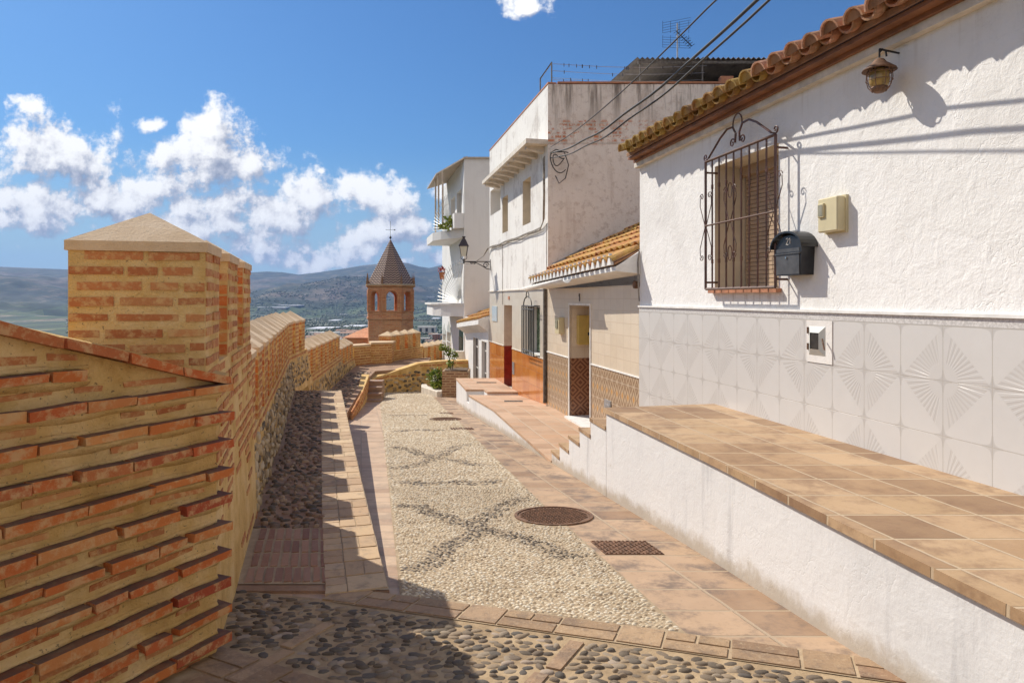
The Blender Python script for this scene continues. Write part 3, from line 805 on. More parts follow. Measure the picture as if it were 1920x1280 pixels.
# brick kerb of the walkway, basket pattern of single bricks
b = MB(); y = 3.93; k = 0
dirw = Vector((-.281, 1)).normalized()
while y < 12.3:
    x = WE(y)
    u = (dirw.x, dirw.y); vx = (-u[1], u[0])   # to the left
    l = .235
    if y > 12.1: break
    def pc(sd, sl, w, ll, uu=u):
        cx = x + vx[0] * sd + u[0] * sl; cy = y + vx[1] * sd + u[1] * sl
        rect_piece(b, cx, cy, uu, w, ll, ZW, .012)
    if k % 2 == 0:
        pc(.115, .105, .222, .213); 
    else:
        pc(.060, .105, .107, .213); pc(.173, .105, .107, .213)
    pc(.292, .052, .118, .103); pc(.292, .161, .118, .103)
    y += l * .93; k += 1
struct(b.build('walkway_kerb', M['paving_brick']))
# brick panel across the walkway
b = MB(); 
nrow = 4
for i in range(nrow):
    yy = 4.0 + i * .235
    xl, xr = WB(yy) + .03, WE(yy) - .36
    n = int((xr - xl) / .056)
    for j in range(n):
        xx = xl + (j + .5) * (xr - xl) / n
        rect_piece(b, xx, yy + .11 + random.uniform(-.006, .006), (dirw.x, dirw.y), .042, .215, ZW, .010 + random.uniform(-.003, .003))
struct(b.build('walkway_brick_panel', M['panel_brick']))
# cobbles
Vs, Fs, off = [], [], 0
vwb = np.vectorize(WB); vwe = np.vectorize(WE)
def cob(y0, y1, dx, dy, a, b_, seg, zf, keepf, hh=(.010, .024), angs=.5, slope=0.0):
    global off
    X, Y = hexgrid(-6, 2.4, y0, y1, dx, dy, .33)
    keep = keepf(X, Y); X, Y = X[keep], Y[keep]; n = len(X)
    sc = rng.uniform(.6, 1.15, n)
    C = np.stack([X, Y, zf(Y) + .004], 1)
    V, Fc, nf = domes(C, a * sc, b_ * sc * rng.uniform(.75, 1.25, n), rng.uniform(*hh, n), rng.normal(0, angs, n), np.full(n, slope), seg=seg)
    return V, Fc
kp = lambda X, Y: (X > vwb(Y) + .03) & (X < vwe(Y) - .37)
parts = [cob(4.98, 7.5, .078, .066, .036, .021, 8, lambda Y: np.full(len(Y), ZW), kp), cob(7.5, 12.35, .085, .078, .038, .026, 6, lambda Y: np.full(len(Y), ZW), kp)]
for V, Fc in parts: Vs.append(V); Fs.append(Fc + off); off += len(V)
struct(np_mesh('walkway_cobbles', np.concatenate(Vs), np.concatenate(Fs), [M['walk_cobbles']]))
# foreground cobbles, with single bricks set between them
bars = []
bd = Vector((.42, .9)).normalized()
for x, y in ((-.98, 3.30), (-1.08, 2.98), (.24, 3.08), (.06, 2.76), (1.2, 2.6), (-.42, 2.35)):
    bars.append((x, y))
b = MB()
for x, y in bars: rect_piece(b, x, y, (bd.x, bd.y), .065, .31, zg, .012)
# basket paving of brick and tile in the lower left corner
du = Vector((1, -.57)).normalized(); dv = (du.y, -du.x)
for r_ in range(6):
    s_ = -1.2 + .11 * (r_ % 3); k_ = r_
    while s_ < 1.6:
        w_ = .20; cx = -1.39 + du.x * s_ - du.y * 0 + dv[0] * (.11 + r_ * .215); cy = 3.20 + du.y * s_ + dv[1] * (.11 + r_ * .215)
        l_ = .30 if k_ % 2 else .21
        px_ = cx + du.x * l_ / 2; py_ = cy + du.y * l_ / 2
        if px_ > -1.30 + (py_ - 3.1) * .5 - .05 and py_ > 1.9:
            if k_ % 2:
                for t in (-.052, .052): rect_piece(b, px_ + dv[0] * t, py_ + dv[1] * t, (du.x, du.y), .092, l_ - .014, zg, .012)
            else: rect_piece(b, px_, py_, (du.x, du.y), .198, l_ - .014, zg, .012)
        s_ += l_; k_ += 1
struct(b.build('paving_bricks', M['band_brick']))
def kf(X, Y):
    k_ = (Y < 3.62 - .36 * X - .27) & (X < 1.75 - .2 * (Y - 2.9) + .1) & (Y < 3.93)
    k_ &= (X > np.where(Y > 3.1, vwb(Y) + .03, -1.33 + (Y - 3.1) * .5))
    k_ &= Y > 3.22 - .57 * (X + 1.39) + .01
    for bx, by in bars:
        dx, dy = X - bx, Y - by; al = dx * bd.x + dy * bd.y; ac = -dx * bd.y + dy * bd.x
        k_ &= ~((np.abs(al) < .17) & (np.abs(ac) < .06))
    return k_
V, Fc = cob(1.6, 3.95, .056, .044, .034, .021, 8, lambda Y: vzg(Y), kf, (.002, .015), .6, -.08)
struct(np_mesh('pavement_cobbles', V, Fc, [M['lane_cobbles']]))

# lower walkway and the platform behind the retaining wall
b = MB()
b.prism([(-3.12, 12.4), (-3.40, 14.3), (-4.15, 19.7), (-4.35, 21.8), (-2.9, 22.9), (-3.2, 27), (-4.4, 25.6), (-5.5, 24), (-5.15, 19.7), (-4.4, 14.6), (-4.2, 12.4)], -4.2, ZW2)
struct(b.build('lower_walkway', M['walk_mortar']))
Vs, Fs, off = [], [], 0
vrt = lambda Y: np.interp(Y, [12.4, 14.3, 19.7, 21.8], [-3.12, -3.4, -4.15, -4.35])
V, Fc = cob(12.5, 21.5, .13, .13, .055, .042, 6, lambda Y: np.full(len(Y), ZW2), lambda X, Y: (X > vwb(Y) + .05) & (X < vrt(Y) - .1))
struct(np_mesh('lower_walkway_cobbles', V, Fc, [M['walk_cobbles']]))
b = MB()
for i in range(5):
    y0 = 18.2 + i * .36; x0 = float(vrt(np.array(y0)))
    b.box(x0 - .02, x0 + .42, y0, y0 + .37, -4, -2.88 + i * .13)
struct(b.build('stone_steps', M['walk_bricks']))

# raised terrace in front of the near house
def edge_ring(y0, y1, n, Tback, off=0.0, y1b=None):
    yy = np.linspace(y0, y1, n)
    r = [(EDGE(y) - off, y) for y in yy]
    y1b = y1 if y1b is None else y1b
    return r + [(Tback - K * y1b, y1b), (Tback - K * y0, y0)]
kk = MB(); kk.prism(edge_ring(-2, 6.55, 40, 3.53, .018, 6.80), -1.085, -1.040)
struct(kk.build('terrace_tiles', M['terrace_tiles']))
kk = MB(); kk.prism(edge_ring(-2, 6.52, 30, 3.53, 0, 6.76), -2.6, -1.085)
tag(kk.build('low_wall', M['low_wall_plaster']), 'white plastered low wall carrying the orange tiled terrace', 'wall')
def edge_block(name, y0, y1, z, top, under, zb=-3.2, depth=None, off=.012):
    Tb = 3.58
    yy = np.linspace(y0, y1, 3)
    r = [(EDGE(y), y) for y in yy] + ([(Tb - K * y1, y1), (Tb - K * y0, y0)] if depth is None else [(EDGE(y1) + depth, y1), (EDGE(y0) + depth, y0)])
    return r
# steps between terrace and platform
st = thing('garden_steps', 'white sided tiled steps going down from the near terrace', 'steps', group=None)
tr = [(6.53, 7.0, -1.215), (7.0, 7.38, -1.385), (7.38, 7.79, -1.55), (7.79, 8.19, -1.72), (8.19, 8.56, -1.885)]
bt, bu = MB(), MB()
for y0, y1, z in tr:
    bu.prism([(EDGE(y0), y0), (EDGE(y1), y1), (3.52 - K * y1, y1), (3.52 - K * y0, y0)], -2.6, z - .035)
    bt.prism([(EDGE(y0) - .012, y0 - .0), (EDGE(y1) - .012, y1 + .01), (3.52 - K * y1, y1 + .01), (3.52 - K * y0, y0)], z - .035, z)
bu.build('side_wall', M['low_wall_plaster'], st); bt.build('tread', M['terrace_tiles'], st)
st['kind'] = 'structure'
del st['category']
# long platform before the farther houses
def plat_z(y): return -2.02 if y <= 12.6 else -2.02 - (y - 12.6) * .06
bt, bu = MB(), MB()
for y0, y1 in ((8.56, 12.6), (12.6, 15.75)):
    for t, lo, hi, of in ((bu, None, -.035, 0), (bt, -.035, 0, .012)):
        ya, yb = y0, y1
        ring = [(EDGE(ya) - of, ya), (EDGE(yb) - of, yb), (3.60 - K * yb, yb), (3.60 - K * ya, ya)]
        t.prism(ring, -3.3 if lo is None else [plat_z(p_[1]) + lo for p_ in ring], [plat_z(p_[1]) + hi for p_ in ring])
struct(bt.build('platform_tiles', M['platform_tiles']))
tag(bu.build('low_wall', M['low_wall_plaster']), 'long white low wall that tapers into the lane beside the tiled platform', 'wall')
# end block of the platform with its notch of small steps
bt, bu = MB(), MB()
ring = [(EDGE(16.2), 16.2), (EDGE(18.5), 18.5), (3.6 - K * 18.5, 18.5), (3.6 - K * 15.75, 15.75), (EDGE(15.75) + .42, 15.75), (EDGE(16.2) + .40, 16.2)]
bu.prism(ring, -3.6, -2.185); 
bt.prism([(x - (.015 if i < 2 else 0), y - (.012 if i in (0, 5) else 0)) for i, (x, y) in enumerate(ring)], -2.185, -2.14)
bt2 = [(EDGE(15.75), 15.75), (EDGE(16.2), 16.2), (EDGE(16.2) + .4, 16.2), (EDGE(15.75) + .4, 15.75)]
bu.prism(bt2, -3.6, -2.42)
tag(bu.build('low_wall', M['low_wall_plaster']), 'short white block at the far end of the platform beside the brick planter', 'wall')
struct(bt.build('platform_end_tiles', M['platform_tiles']))
b = MB(); b.box(-1.9, -.6, 18.5, 24, -3.6, -2.9)
struct(b.build('alley_ground', M['platform_tiles']))
for (x, y, w, l, lab) in ((.03, 14.1, .38, .22, 'dark grate let into the platform by the brown dado'), (-.65, 17.5, .50, .16, 'slotted grate in the tiles at the far end of the platform')):
    b = MB()
    for i in range(7): b.box(x - w / 2, x + w / 2, y - l / 2 + i * l / 7, y - l / 2 + (i + .6) * l / 7, plat_z(y) - .02 if y < 16 else -2.15, (plat_z(y) if y < 16 else -2.14) + .008)
    tag(b.build('drain_grate', M['grey_iron']), lab, 'drain grate')

# manhole covers and grates
def cover(name, x, y, r, label, n=22):
    z0 = zg(y)
    root = thing(name, label, 'manhole cover')
    b = MB()
    seg = 40
    def ringv(rr, dz): return [(x + rr * math.cos(2 * math.pi * k / seg), y + rr * math.sin(2 * math.pi * k / seg), zg(y + rr * math.sin(2 * math.pi * k / seg)) + dz) for k in range(seg)]
    def band(r0, z0_, r1, z1_, bb):
        a, c = ringv(r0, z0_), ringv(r1, z1_)
        bb.add(a + c, [(k, (k + 1) % seg, seg + (k + 1) % seg, seg + k) for k in range(seg)])
    band(r, -.01, r, .012, b); band(r, .012, r - .025, .012, b); band(r - .025, .012, r - .025, .004, b)
    b.build('rim', M['rusty_iron'], root)
    b = MB(); b.poly(ringv(r - .026, .004)); 
    b.build('plate', M['rusty_iron'], root)
    b = MB(); p_ = 2 * r / n
    for i in range(-n, n):
        for j in range(-n, n):
            cx, cy = (i + .5 * (j % 2)) * p_, j * p_ * .87
            if math.hypot(cx, cy) > r - .045: continue
            h = p_ * .36
            xs = [(x + cx - h, y + cy), (x + cx, y + cy - h), (x + cx + h, y + cy), (x + cx, y + cy + h)]
            b.hexa([(a, c_, zg(c_) + .003) for a, c_ in xs] + [(a * .8 + (x + cx) * .2, c_ * .8 + (y + cy) * .2, zg(c_) + .011) for a, c_ in xs])
    b.build('tread_pattern', M['rusty_iron'], root)
cover('manhole_cover', .349, 5.74, .33, 'round rusty iron manhole cover between the pebbles and the tiles')
cover('manhole_cover', -1.38, 14.2, .33, 'small looking round dark cover far down the lane', 12)
def grate(x, y, w, l, label, cat='drain grate', n=13):
    root = thing('drain_grate', label, cat)
    b = MB()
    dx = -.2
    def P_(u_, v_): return (x + u_ + dx * v_, y + v_)
    def quad(u0, u1, v0, v1, h, bb, lo=.0):
        c = [P_(u0, v0), P_(u1, v0), P_(u1, v1), P_(u0, v1)]
        bb.hexa([(a, c_, zg(c_) + lo) for a, c_ in c] + [(a, c_, zg(c_) + h) for a, c_ in c])
    quad(-w / 2, w / 2, -l / 2, l / 2, .006, b)
    b.build('plate', M['rusty_iron'], root)
    b = MB()
    for i in range(n):
        for j in range(int(n * l / w)):
            u0 = -w / 2 + (i + .5) * w / n; v0 = -l / 2 + (j + .5) * l / int(n * l / w)
            h = w / n * .33
            if (i + j) % 2: quad(u0 - h, u0 + h, v0 - h * .45, v0 + h * .45, .012, b, .005)
            else: quad(u0 - h * .45, u0 + h * .45, v0 - h, v0 + h, .012, b, .005)
    b.build('tread_pattern', M['rusty_iron'], root)
grate(.80, 4.80, .40, .32, 'square rusty chequered cover in the lane tiles beside the white low wall')
grate(-.91, 12.4, .42, .30, 'rectangular dark cover in the lane tiles halfway down the lane', n=9)
grate(-1.50, 15.6, .32, .24, 'tiny rectangular cover in the tiles past the far round cover', n=7)
# ------------------------------------------------------------------ fortress wall on the left
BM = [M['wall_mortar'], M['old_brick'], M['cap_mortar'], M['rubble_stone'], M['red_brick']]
def brick_run(b, A, B, z0, z1, n_out, pitch=.066, bh=.037, bl=.25, gap=.028, proud=.005, Ab=None, Bb=None, drop=None, m=1):
    """courses of single bricks on the face A-B (plan points), outward normal n_out; Ab/Bb = plan points of the same face at z0 when it is battered"""
    A = np.array(A[:2], float); B = np.array(B[:2], float)
    Ab = A if Ab is None else np.array(Ab[:2], float); Bb = B if Bb is None else np.array(Bb[:2], float)
    n_out = np.array(n_out[:2], float); n_out /= np.linalg.norm(n_out)
    nrow = max(1, int((z1 - z0) / pitch))
    for i in range(nrow):
        z = z0 + (i + .5) * (z1 - z0) / nrow
        t = (z - z0) / max(z1 - z0, 1e-6)
        a = Ab * (1 - t) + A * t; c = Bb * (1 - t) + B * t
        L = np.linalg.norm(c - a); u = (c - a) / L
        s = -random.uniform(0, bl) if i % 2 else -random.uniform(0, .05)
        while s < L:
            l = bl * random.choice((1, 1, .95, .5, .9)) * random.uniform(.9, 1.05)
            s0, s1 = max(s, .004), min(s + l, L - .004)
            s += l + gap * random.uniform(.7, 1.4)
            if s1 - s0 < .04: continue
            if drop and random.random() < drop((s0 + s1) / 2, z): continue
            h = bh * random.uniform(.82, 1.1); zz = z + random.uniform(-.004, .004)
            pr = proud * random.uniform(.2, 1.6)
            q0 = a + u * s0; q1 = a + u * s1
            lo, hi = zz - h / 2, zz + h / 2
            o_ = n_out * pr; i_ = -n_out * .02
            j = lambda: random.uniform(-.003, .003)
            P_ = [q0 + o_, q0 + i_, q1 + i_, q1 + o_]
            b.hexa([(p_[0], p_[1], lo + j()) for p_ in P_] + [(p_[0], p_[1], hi + j()) for p_ in P_], m)

def merlon(root, A, B, nin, t, zb, ze, cap=.17, detail=True, side_m=4):
    """one merlon: plan points A-B on the lane face, nin inward, thickness t"""
    A = np.array(A); B = np.array(B); nin = np.array(nin)
    C, D = B + nin * t, A + nin * t
    b = MB()
    j = lambda: random.uniform(-.006, .006)
    ring = [tuple(A), tuple(B), tuple(C), tuple(D)]
    b.prism(ring, zb - .02, ze, 0)
    pt = .066 if detail else .075
    brick_run(b, A, B, zb, ze - .02, -nin, pitch=pt)
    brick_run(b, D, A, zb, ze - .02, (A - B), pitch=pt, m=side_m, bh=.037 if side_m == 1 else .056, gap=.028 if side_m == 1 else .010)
    if detail: brick_run(b, B, C, zb, ze - .02, (B - A), pitch=pt)
    o = b.build('merlon', BM, root)
    b = MB()
    e = .012
    u = (B - A) / np.linalg.norm(B - A)
    r2 = [A - u * e - nin * e, B + u * e - nin * e, C + u * e + nin * e, D - u * e + nin * e]
    mid = (A + B + C + D) / 4
    vs = [(p_[0], p_[1], ze - .035) for p_ in r2] + [(p_[0], p_[1], ze + .008 + j() * .5) for p_ in r2] + [(mid[0] + j(), mid[1] + j(), ze + cap + j())]
    b.add(vs, [(3, 2, 1, 0), (0, 1, 5, 4), (1, 2, 6, 5), (2, 3, 7, 6), (3, 0, 4, 7), (4, 5, 8), (5, 6, 8), (6, 7, 8), (7, 4, 8)], 0)
    b.build('cap', M['cap_mortar'], o, bevel=0)
    return o

def body(b, yA, yB, zb, zt, fu, fb, t, m=0):
    """wall body between depths yA and yB: battered lane face from fb (foot) to fu (top)"""
    u = np.array([fu(yB) - fu(yA), yB - yA]); u /= np.linalg.norm(u); nin = np.array([-u[1], u[0]])
    A, B = np.array([fu(yA), yA]), np.array([fu(yB), yB]); Ab, Bb = np.array([fb(yA), yA]), np.array([fb(yB), yB])
    C, D = B + nin * t, A + nin * t
    b.hexa([(*Ab, zb), (*Bb, zb), (*C, zb), (*D, zb), (*A, zt), (*B, zt), (*C, zt), (*D, zt)], m)
    return A, B, Ab, Bb, nin

# near, higher block
blk = thing('battlement_wall', 'tall brick battlement nearest the viewer with three pointed merlons', 'wall')
b = MB()
y0, y1 = 3.18, 5.30
zt = -.33
ZB = -1.75
A, B, Ab, Bb, nin = body(b, y0, y1, ZB, zt, WU, WB, .58)
brick_run(b, A, B, ZB + .06, zt, -nin, Ab=Ab, Bb=Bb, drop=lambda s, z: .15 if z > -.95 else (.55 if z > -1.15 else .93))
# slope between slots
b.build('wall_body', BM, blk)
uw = np.array([-.284, 1]) / math.hypot(.284, 1)
for ya, yb in ((3.18, 3.62), (3.97, 4.45), (4.80, 5.29)):
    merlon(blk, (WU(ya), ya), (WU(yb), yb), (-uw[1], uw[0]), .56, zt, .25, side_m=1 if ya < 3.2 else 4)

# long stretch with the even row of merlons
def stretch(label, y0, y1, zb, sill, eave, n, t=.52, rubble=None, kinks=(), cap=.19, group=None, name='battlement_wall'):
    root = thing(name, label, 'wall')
    cs = [y0, *[k_ for k_ in kinks if y0 < k_ < y1], y1]
    b = MB()
    for ya, yb in zip(cs[:-1], cs[1:]):
        A, B, Ab, Bb, nin = body(b, ya, yb, zb - .1, sill, WU, WB, t)
        zr = rubble if rubble is not None else zb
        tt = (zr - zb + .1) / (sill - zb + .1)
        Ar, Br = Ab * (1 - tt) + A * tt, Bb * (1 - tt) + B * tt
        brick_run(b, A, B, zr, sill, -nin, Ab=Ar, Bb=Br, pitch=.07 if ya < 9 else .085, bh=.038 if ya < 9 else .045)
    b.build('wall_body', BM, root)
    pitch = (y1 - y0) / n
    for i in range(n):
        ya = y0 + pitch * i + .02; yb = ya + pitch * .56
        d = np.array([WU(yb) - WU(ya), yb - ya]); d /= np.linalg.norm(d)
        merlon(root, (WU(ya), ya), (WU(yb), yb), (-d[1], d[0]), t, sill, eave, cap, detail=ya < 9)
    return root
w2 = stretch('long brick battlement along the shaded cobbled walkway with an even row of merlons', 5.30, 14.6, ZW, -1.06, -.44, 13, rubble=-1.16, kinks=(12.5,))
w3 = stretch('lower stepped-down battlement beyond the bend of the long one', 14.6, 20.5, ZW2, -1.68, -1.10, 8, rubble=-1.85)
w4 = stretch('shortest far battlement stretch meeting the flat topped parapet', 20.5, 23.5, ZW2 - .1, -2.0, -1.50, 4, rubble=-2.1)
# rubble faces
def rubble_face(root, y0, y1, zb, zt, zb_full, sill, dx=.11, dz=.085):
    n = int((y1 - y0) / dx) ; r = int((zt - zb) / dz)
    C, U_, Nn = [], [], []
    sizes = []
    for i in range(n):
        for j in range(r + 1):
            y = y0 + (i + .5 * (j % 2) + random.uniform(-.35, .35)) * dx
            z = zb + (j + .5 + random.uniform(-.35, .35)) * dz
            if not (y0 < y < y1) or z > zt + random.uniform(-.08, .05): continue
            t = (z - zb_full) / (sill - zb_full)
            x = WB(y) * (1 - t) + WU(y) * t
            C.append((x, y, z)); sizes.append((dx * random.uniform(.25, .66), dz * random.uniform(.25, .6), random.uniform(.006, .024)))
    C = np.array(C); S = np.array(sizes); n = len(C)
    seg = 8; th = np.arange(seg) * 2 * np.pi / seg
    rings = ((1.0, -.3), (.85, .55), (.45, .92))
    V = np.zeros((n, 25, 3))
    u = np.array([-.27, .963, 0]); nn = np.array([.963, .27, 0]); w = np.array([0, 0, 1.0])
    irr = 1 + rng.uniform(-.22, .22, (n, seg)); ro = rng.uniform(-.6, .6, n)[:, None]
    for i, (rr, h) in enumerate(rings):
        a = S[:, 0:1] * rr * np.cos(th + ro) * irr; c = S[:, 1:2] * rr * np.sin(th + ro) * irr
        V[:, i * 8:(i + 1) * 8] = a[..., None] * u + c[..., None] * w + (S[:, 2] * h)[:, None, None] * nn
    V[:, 24] = S[:, 2:3] * nn
    V += C[:, None, :]
    F_ = []
    for i in range(2):
        for j in range(8):
            F_ += [(i * 8 + j, i * 8 + (j + 1) % 8, (i + 1) * 8 + (j + 1) % 8), (i * 8 + j, (i + 1) * 8 + (j + 1) % 8, (i + 1) * 8 + j)]
    for j in range(8): F_.append((16 + j, 16 + (j + 1) % 8, 24))
    Fc = (np.array(F_)[None] + (np.arange(n) * 25)[:, None, None]).reshape(-1, 3)
    np_mesh('rubble_facing', V.reshape(-1, 3), Fc, [M['rubble_stone']], parent=root)
rubble_face(w2, 5.35, 14.5, ZW, -1.16, ZW - .1, -1.06)
rubble_face(w3, 14.7, 20.4, ZW2, -1.87, ZW2 - .1, -1.68, .15, .11)
rubble_face(w4, 20.6, 23.4, ZW2, -2.12, ZW2 - .2, -2.0, .17, .12)

# angled pier in the near left corner with projecting brick courses
pier = thing('stepped_brick_wall', 'rough near-left wall with rows of bricks sticking out over yellow mortar', 'wall')
Cp = np.array([-1.338, 3.10]); dp = np.array([-.447, -.894]); np_out = np.array([.894, -.447]); nin = -np_out
Dp = Cp + dp * 3.2
top = lambda s: -.385 + .30 * s
b = MB()
ring = [tuple(Cp), (WB(3.55) + .01, 3.55), (WB(3.55) - .5, 3.55), tuple(Dp + nin * .45), tuple(Dp)]
b.prism(ring, -1.8, [top(0), top(0), top(0), top(3.2), top(3.2)])
uA = np.array([WB(3.55) + .01 - Cp[0], 3.55 - Cp[1]])
brick_run(b, Cp, (WB(3.55) + .01, 3.55), -1.1, top(0) - .03, (uA[1], -uA[0]), drop=lambda s, z: .25)
b.build('mortar_core', BM, pier)
b = MB()
def proj(s0, s1, z0, z1, d, h, m=4, taper=0.0):
    """projecting brick along the pier face between distances s0-s1, with its own end heights"""
    P0 = Cp + dp * s0; P1 = Cp + dp * s1
    r = [P0 + np_out * d, P1 + np_out * d, P1 - np_out * .05, P0 - np_out * .05]
    j = lambda: random.uniform(-.0055, .0055)
    zz = [z0, z1, z1, z0]
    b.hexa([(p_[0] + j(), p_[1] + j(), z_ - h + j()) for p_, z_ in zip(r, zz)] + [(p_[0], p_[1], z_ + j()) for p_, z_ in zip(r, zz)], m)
# coping course follows the slope
s = -.035
while s < 3.0:
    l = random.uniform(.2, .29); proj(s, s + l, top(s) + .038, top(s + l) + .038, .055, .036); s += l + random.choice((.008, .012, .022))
for i in range(-8, 10):
    z = -.385 - .125 * i
    s = -.035 - random.uniform(0, .01) if i >= 0 else (z + .06 - top(0)) / .30
    d0 = .058
    while s < 3.1:
        l = random.choice((.25, .27, .13, .26, .20)) * random.uniform(.92, 1.06)
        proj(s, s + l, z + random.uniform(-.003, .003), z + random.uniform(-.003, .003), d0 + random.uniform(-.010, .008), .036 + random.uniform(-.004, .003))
        s += l + random.choice((.006, .010, .03, .008))
    # flush, half buried course between
    z2 = z - .068
    s = random.uniform(-.0, .2) if i >= 0 else (z2 + .005 - top(0)) / .30
    while s < 3.1:
        l = random.uniform(.10, .26)
        if random.random() < .85: proj(s, s + l, z2, z2 + random.uniform(-.004, .004), .005, .022, m=1)
        s += l + random.uniform(.02, .1)
b.build('brick_courses', BM, pier)
# mortar bedding under every projecting course
b = MB()
for i in range(-8, 11):
    z = -.385 - .125 * i
    n = 60
    sa = 0 if i >= 0 else (z + .05 - top(0)) / .30
    if sa > 3: continue
    for k in range(n):
        s0, s1 = 3.1 * k / n, 3.1 * (k + 1) / n
    vs = []; fs = []
    for k in range(n + 1):
        s = sa + (3.1 - sa) * k / n
        P0 = Cp + dp * s
        for dd, dz in ((-.02, -.034), (.040 + .008 * math.sin(s * 31 + i), -.034), (.026 + .008 * math.sin(s * 23 + i * 2), -.052), (.004, -.068 + .006 * math.sin(s * 17 + i)), (-.02, -.07)):
            vs.append((P0[0] + np_out[0] * dd, P0[1] + np_out[1] * dd, z + dz))
    for k in range(n):
        for j in range(5): fs.append((k * 5 + j, (k + 1) * 5 + j, (k + 1) * 5 + (j + 1) % 5, k * 5 + (j + 1) % 5))
    b.add(vs, fs)
    # sloping fillet on the foot of the mortar above the course
    vs = []; fs = []
    for k in range(n + 1):
        s = sa + (3.1 - sa) * k / n; P0 = Cp + dp * s
        for dd, dz in ((-.02, .0), (.012 + .005 * math.sin(s * 27 + i), .001), (.003, .016 + .006 * math.sin(s * 19 + i)), (-.02, .016)):
            vs.append((P0[0] + np_out[0] * dd, P0[1] + np_out[1] * dd, z + dz))
    for k in range(n):
        for j in range(4): fs.append((k * 4 + j, (k + 1) * 4 + j, (k + 1) * 4 + (j + 1) % 4, k * 4 + (j + 1) % 4))
    if i != 0: b.add(vs, fs)
b.build('mortar_bedding', M['wall_mortar'], pier, smooth=True)

# end of the lane: retaining wall, wedge parapet and far battlements
rw = thing('retaining_wall', 'rubble stone retaining wall closing the far end of the lane', 'wall')
b = MB()
path = [(-4.12, 19.9, -2.38), (-4.22, 21.2, -2.42), (-4.0, 21.9, -2.40), (-3.0, 22.35, -2.10), (-2.3, 22.6, -2.05), (-1.2, 22.9, -2.05)]
for (xa, ya, za), (xb, yb, zb_) in zip(path[:-1], path[1:]):
    d = np.array([xb - xa, yb - ya]); d /= np.linalg.norm(d); ni = np.array([-d[1], d[0]])
    A, B = np.array([xa, ya]), np.array([xb, yb])
    b.hexa([(*A, -4), (*B, -4), (*(B + ni * .4), -4), (*(A + ni * .4), -4), (*A, za), (*B, zb_), (*(B + ni * .4), zb_), (*(A + ni * .4), za)])
    for (s0, s1) in ((za - .16, za),):
        brick_run(b, A, B, min(za, zb_) - .15, min(za, zb_) - .01, -ni, pitch=.075, bh=.05, proud=.01)
b.build('wall_body', BM, rw)
b = MB()
C, S = [], []
for (xa, ya, za), (xb, yb, zb_) in zip(path[:-1], path[1:]):
    L = math.hypot(xb - xa, yb - ya); ni = np.array([(yb - ya) / L, -(xb - xa) / L])
    n = int(L / .13)
    for i in range(n):
        for j in range(9):
            t = (i + random.random()) / n; zt_ = za * (1 - t) + zb_ * t
            z = -3.15 + (j + random.random()) * .11
            if z > zt_ - .2: continue
            r1, r2_ = random.uniform(.04, .085), random.uniform(.03, .06)
            c = np.array([xa + (xb - xa) * t, ya + (yb - ya) * t])
            u = np.array([(xb - xa) / L, (yb - ya) / L])
            vs = []
            for rr, hh in ((1, -.01), (.75, .03)):
                for k in range(7):
                    a = 2 * math.pi * k / 7
                    p_ = c + u * (r1 * rr * math.cos(a)) + ni * hh
                    vs.append((p_[0], p_[1], z + r2_ * rr * math.sin(a)))
            b.add(vs, [(k, (k + 1) % 7, 7 + (k + 1) % 7, 7 + k) for k in range(7)] + [tuple(range(7, 14))], 0)
b.build('rubble_facing', M['rubble_stone'], rw)
wd = MB()
P0, P1 = (-3.30, 14.1), (-4.12, 19.8)
wd.hexa([(P0[0], P0[1], -3.2), (P1[0], P1[1], -3.4), (P1[0] - .22, P1[1], -3.4), (P0[0] - .05, P0[1], -3.2), (P0[0], P0[1], -2.5), (P1[0], P1[1], -2.18), (P1[0] - .22, P1[1], -2.18), (P0[0] - .05, P0[1], -2.5)])
brick_run(wd, P0, P1, -2.62, -2.30, (1, .14), pitch=.08, bh=.045, proud=.008)
tag(wd.build('ramp_parapet', BM), 'narrow wedge shaped parapet rising between the lane and the lower walkway', 'wall')
# flat topped parapet and corner blocks
fp = thing('corner_parapet', 'flat topped brick parapet below the church tower', 'wall')
b = MB()
def plain(b, A, B, zb, zt, t=.45, pitch=.085):
    A, B = np.array(A), np.array(B); d = (B - A) / np.linalg.norm(B - A); ni = np.array([-d[1], d[0]])
    b.prism([tuple(A), tuple(B), tuple(B + ni * t), tuple(A + ni * t)], zb, zt)
    brick_run(b, A, B, zb + .1, zt - .02, -ni, pitch=pitch, bh=.05, bl=.28, proud=.01)
plain(b, (-5.42, 23.5), (-4.98, 24.2), -2.6, -1.66); plain(b, (-4.98, 24.2), (-4.30, 24.5), -2.6, -1.60); plain(b, (-4.30, 24.5), (-4.34, 25.1), -2.6, -1.56)
b.build('wall_body', BM, fp)
b = MB()
b.prism([(-5.46, 23.45), (-4.98, 24.16), (-5.3, 24.6), (-5.9, 23.8)], -1.66, -1.60); b.prism([(-4.97, 24.16), (-4.26, 24.45), (-4.28, 25.2), (-5.2, 24.9)], -1.60, -1.54)
b.build('coping', M['cap_mortar'], fp)
def far_batt(label, A, B, zb, sill, eave, n, t=.5):
    root = thing('battlement_wall', label, 'wall')
    A, B = np.array(A), np.array(B); L = np.linalg.norm(B - A); d = (B - A) / L; ni = np.array([-d[1], d[0]])
    b = MB(); plain(b, A, B, zb, sill, t); b.build('wall_body', BM, root)
    for i in range(n):
        a = A + d * (L * (i + .0) / n + .02); c = A + d * (L * (i + .62) / n)
        merlon(root, a, c, ni, t, sill, eave, .16, detail=False)
far_batt('far brick battlement of four merlons right in front of the church tower', (-4.44, 25.1), (-3.62, 27.9), -2.9, -1.92, -1.36, 4)
far_batt('last and lowest battlement ending behind the white houses', (-3.60, 28.0), (-2.75, 31.6), -4.6, -2.62, -1.98, 5)
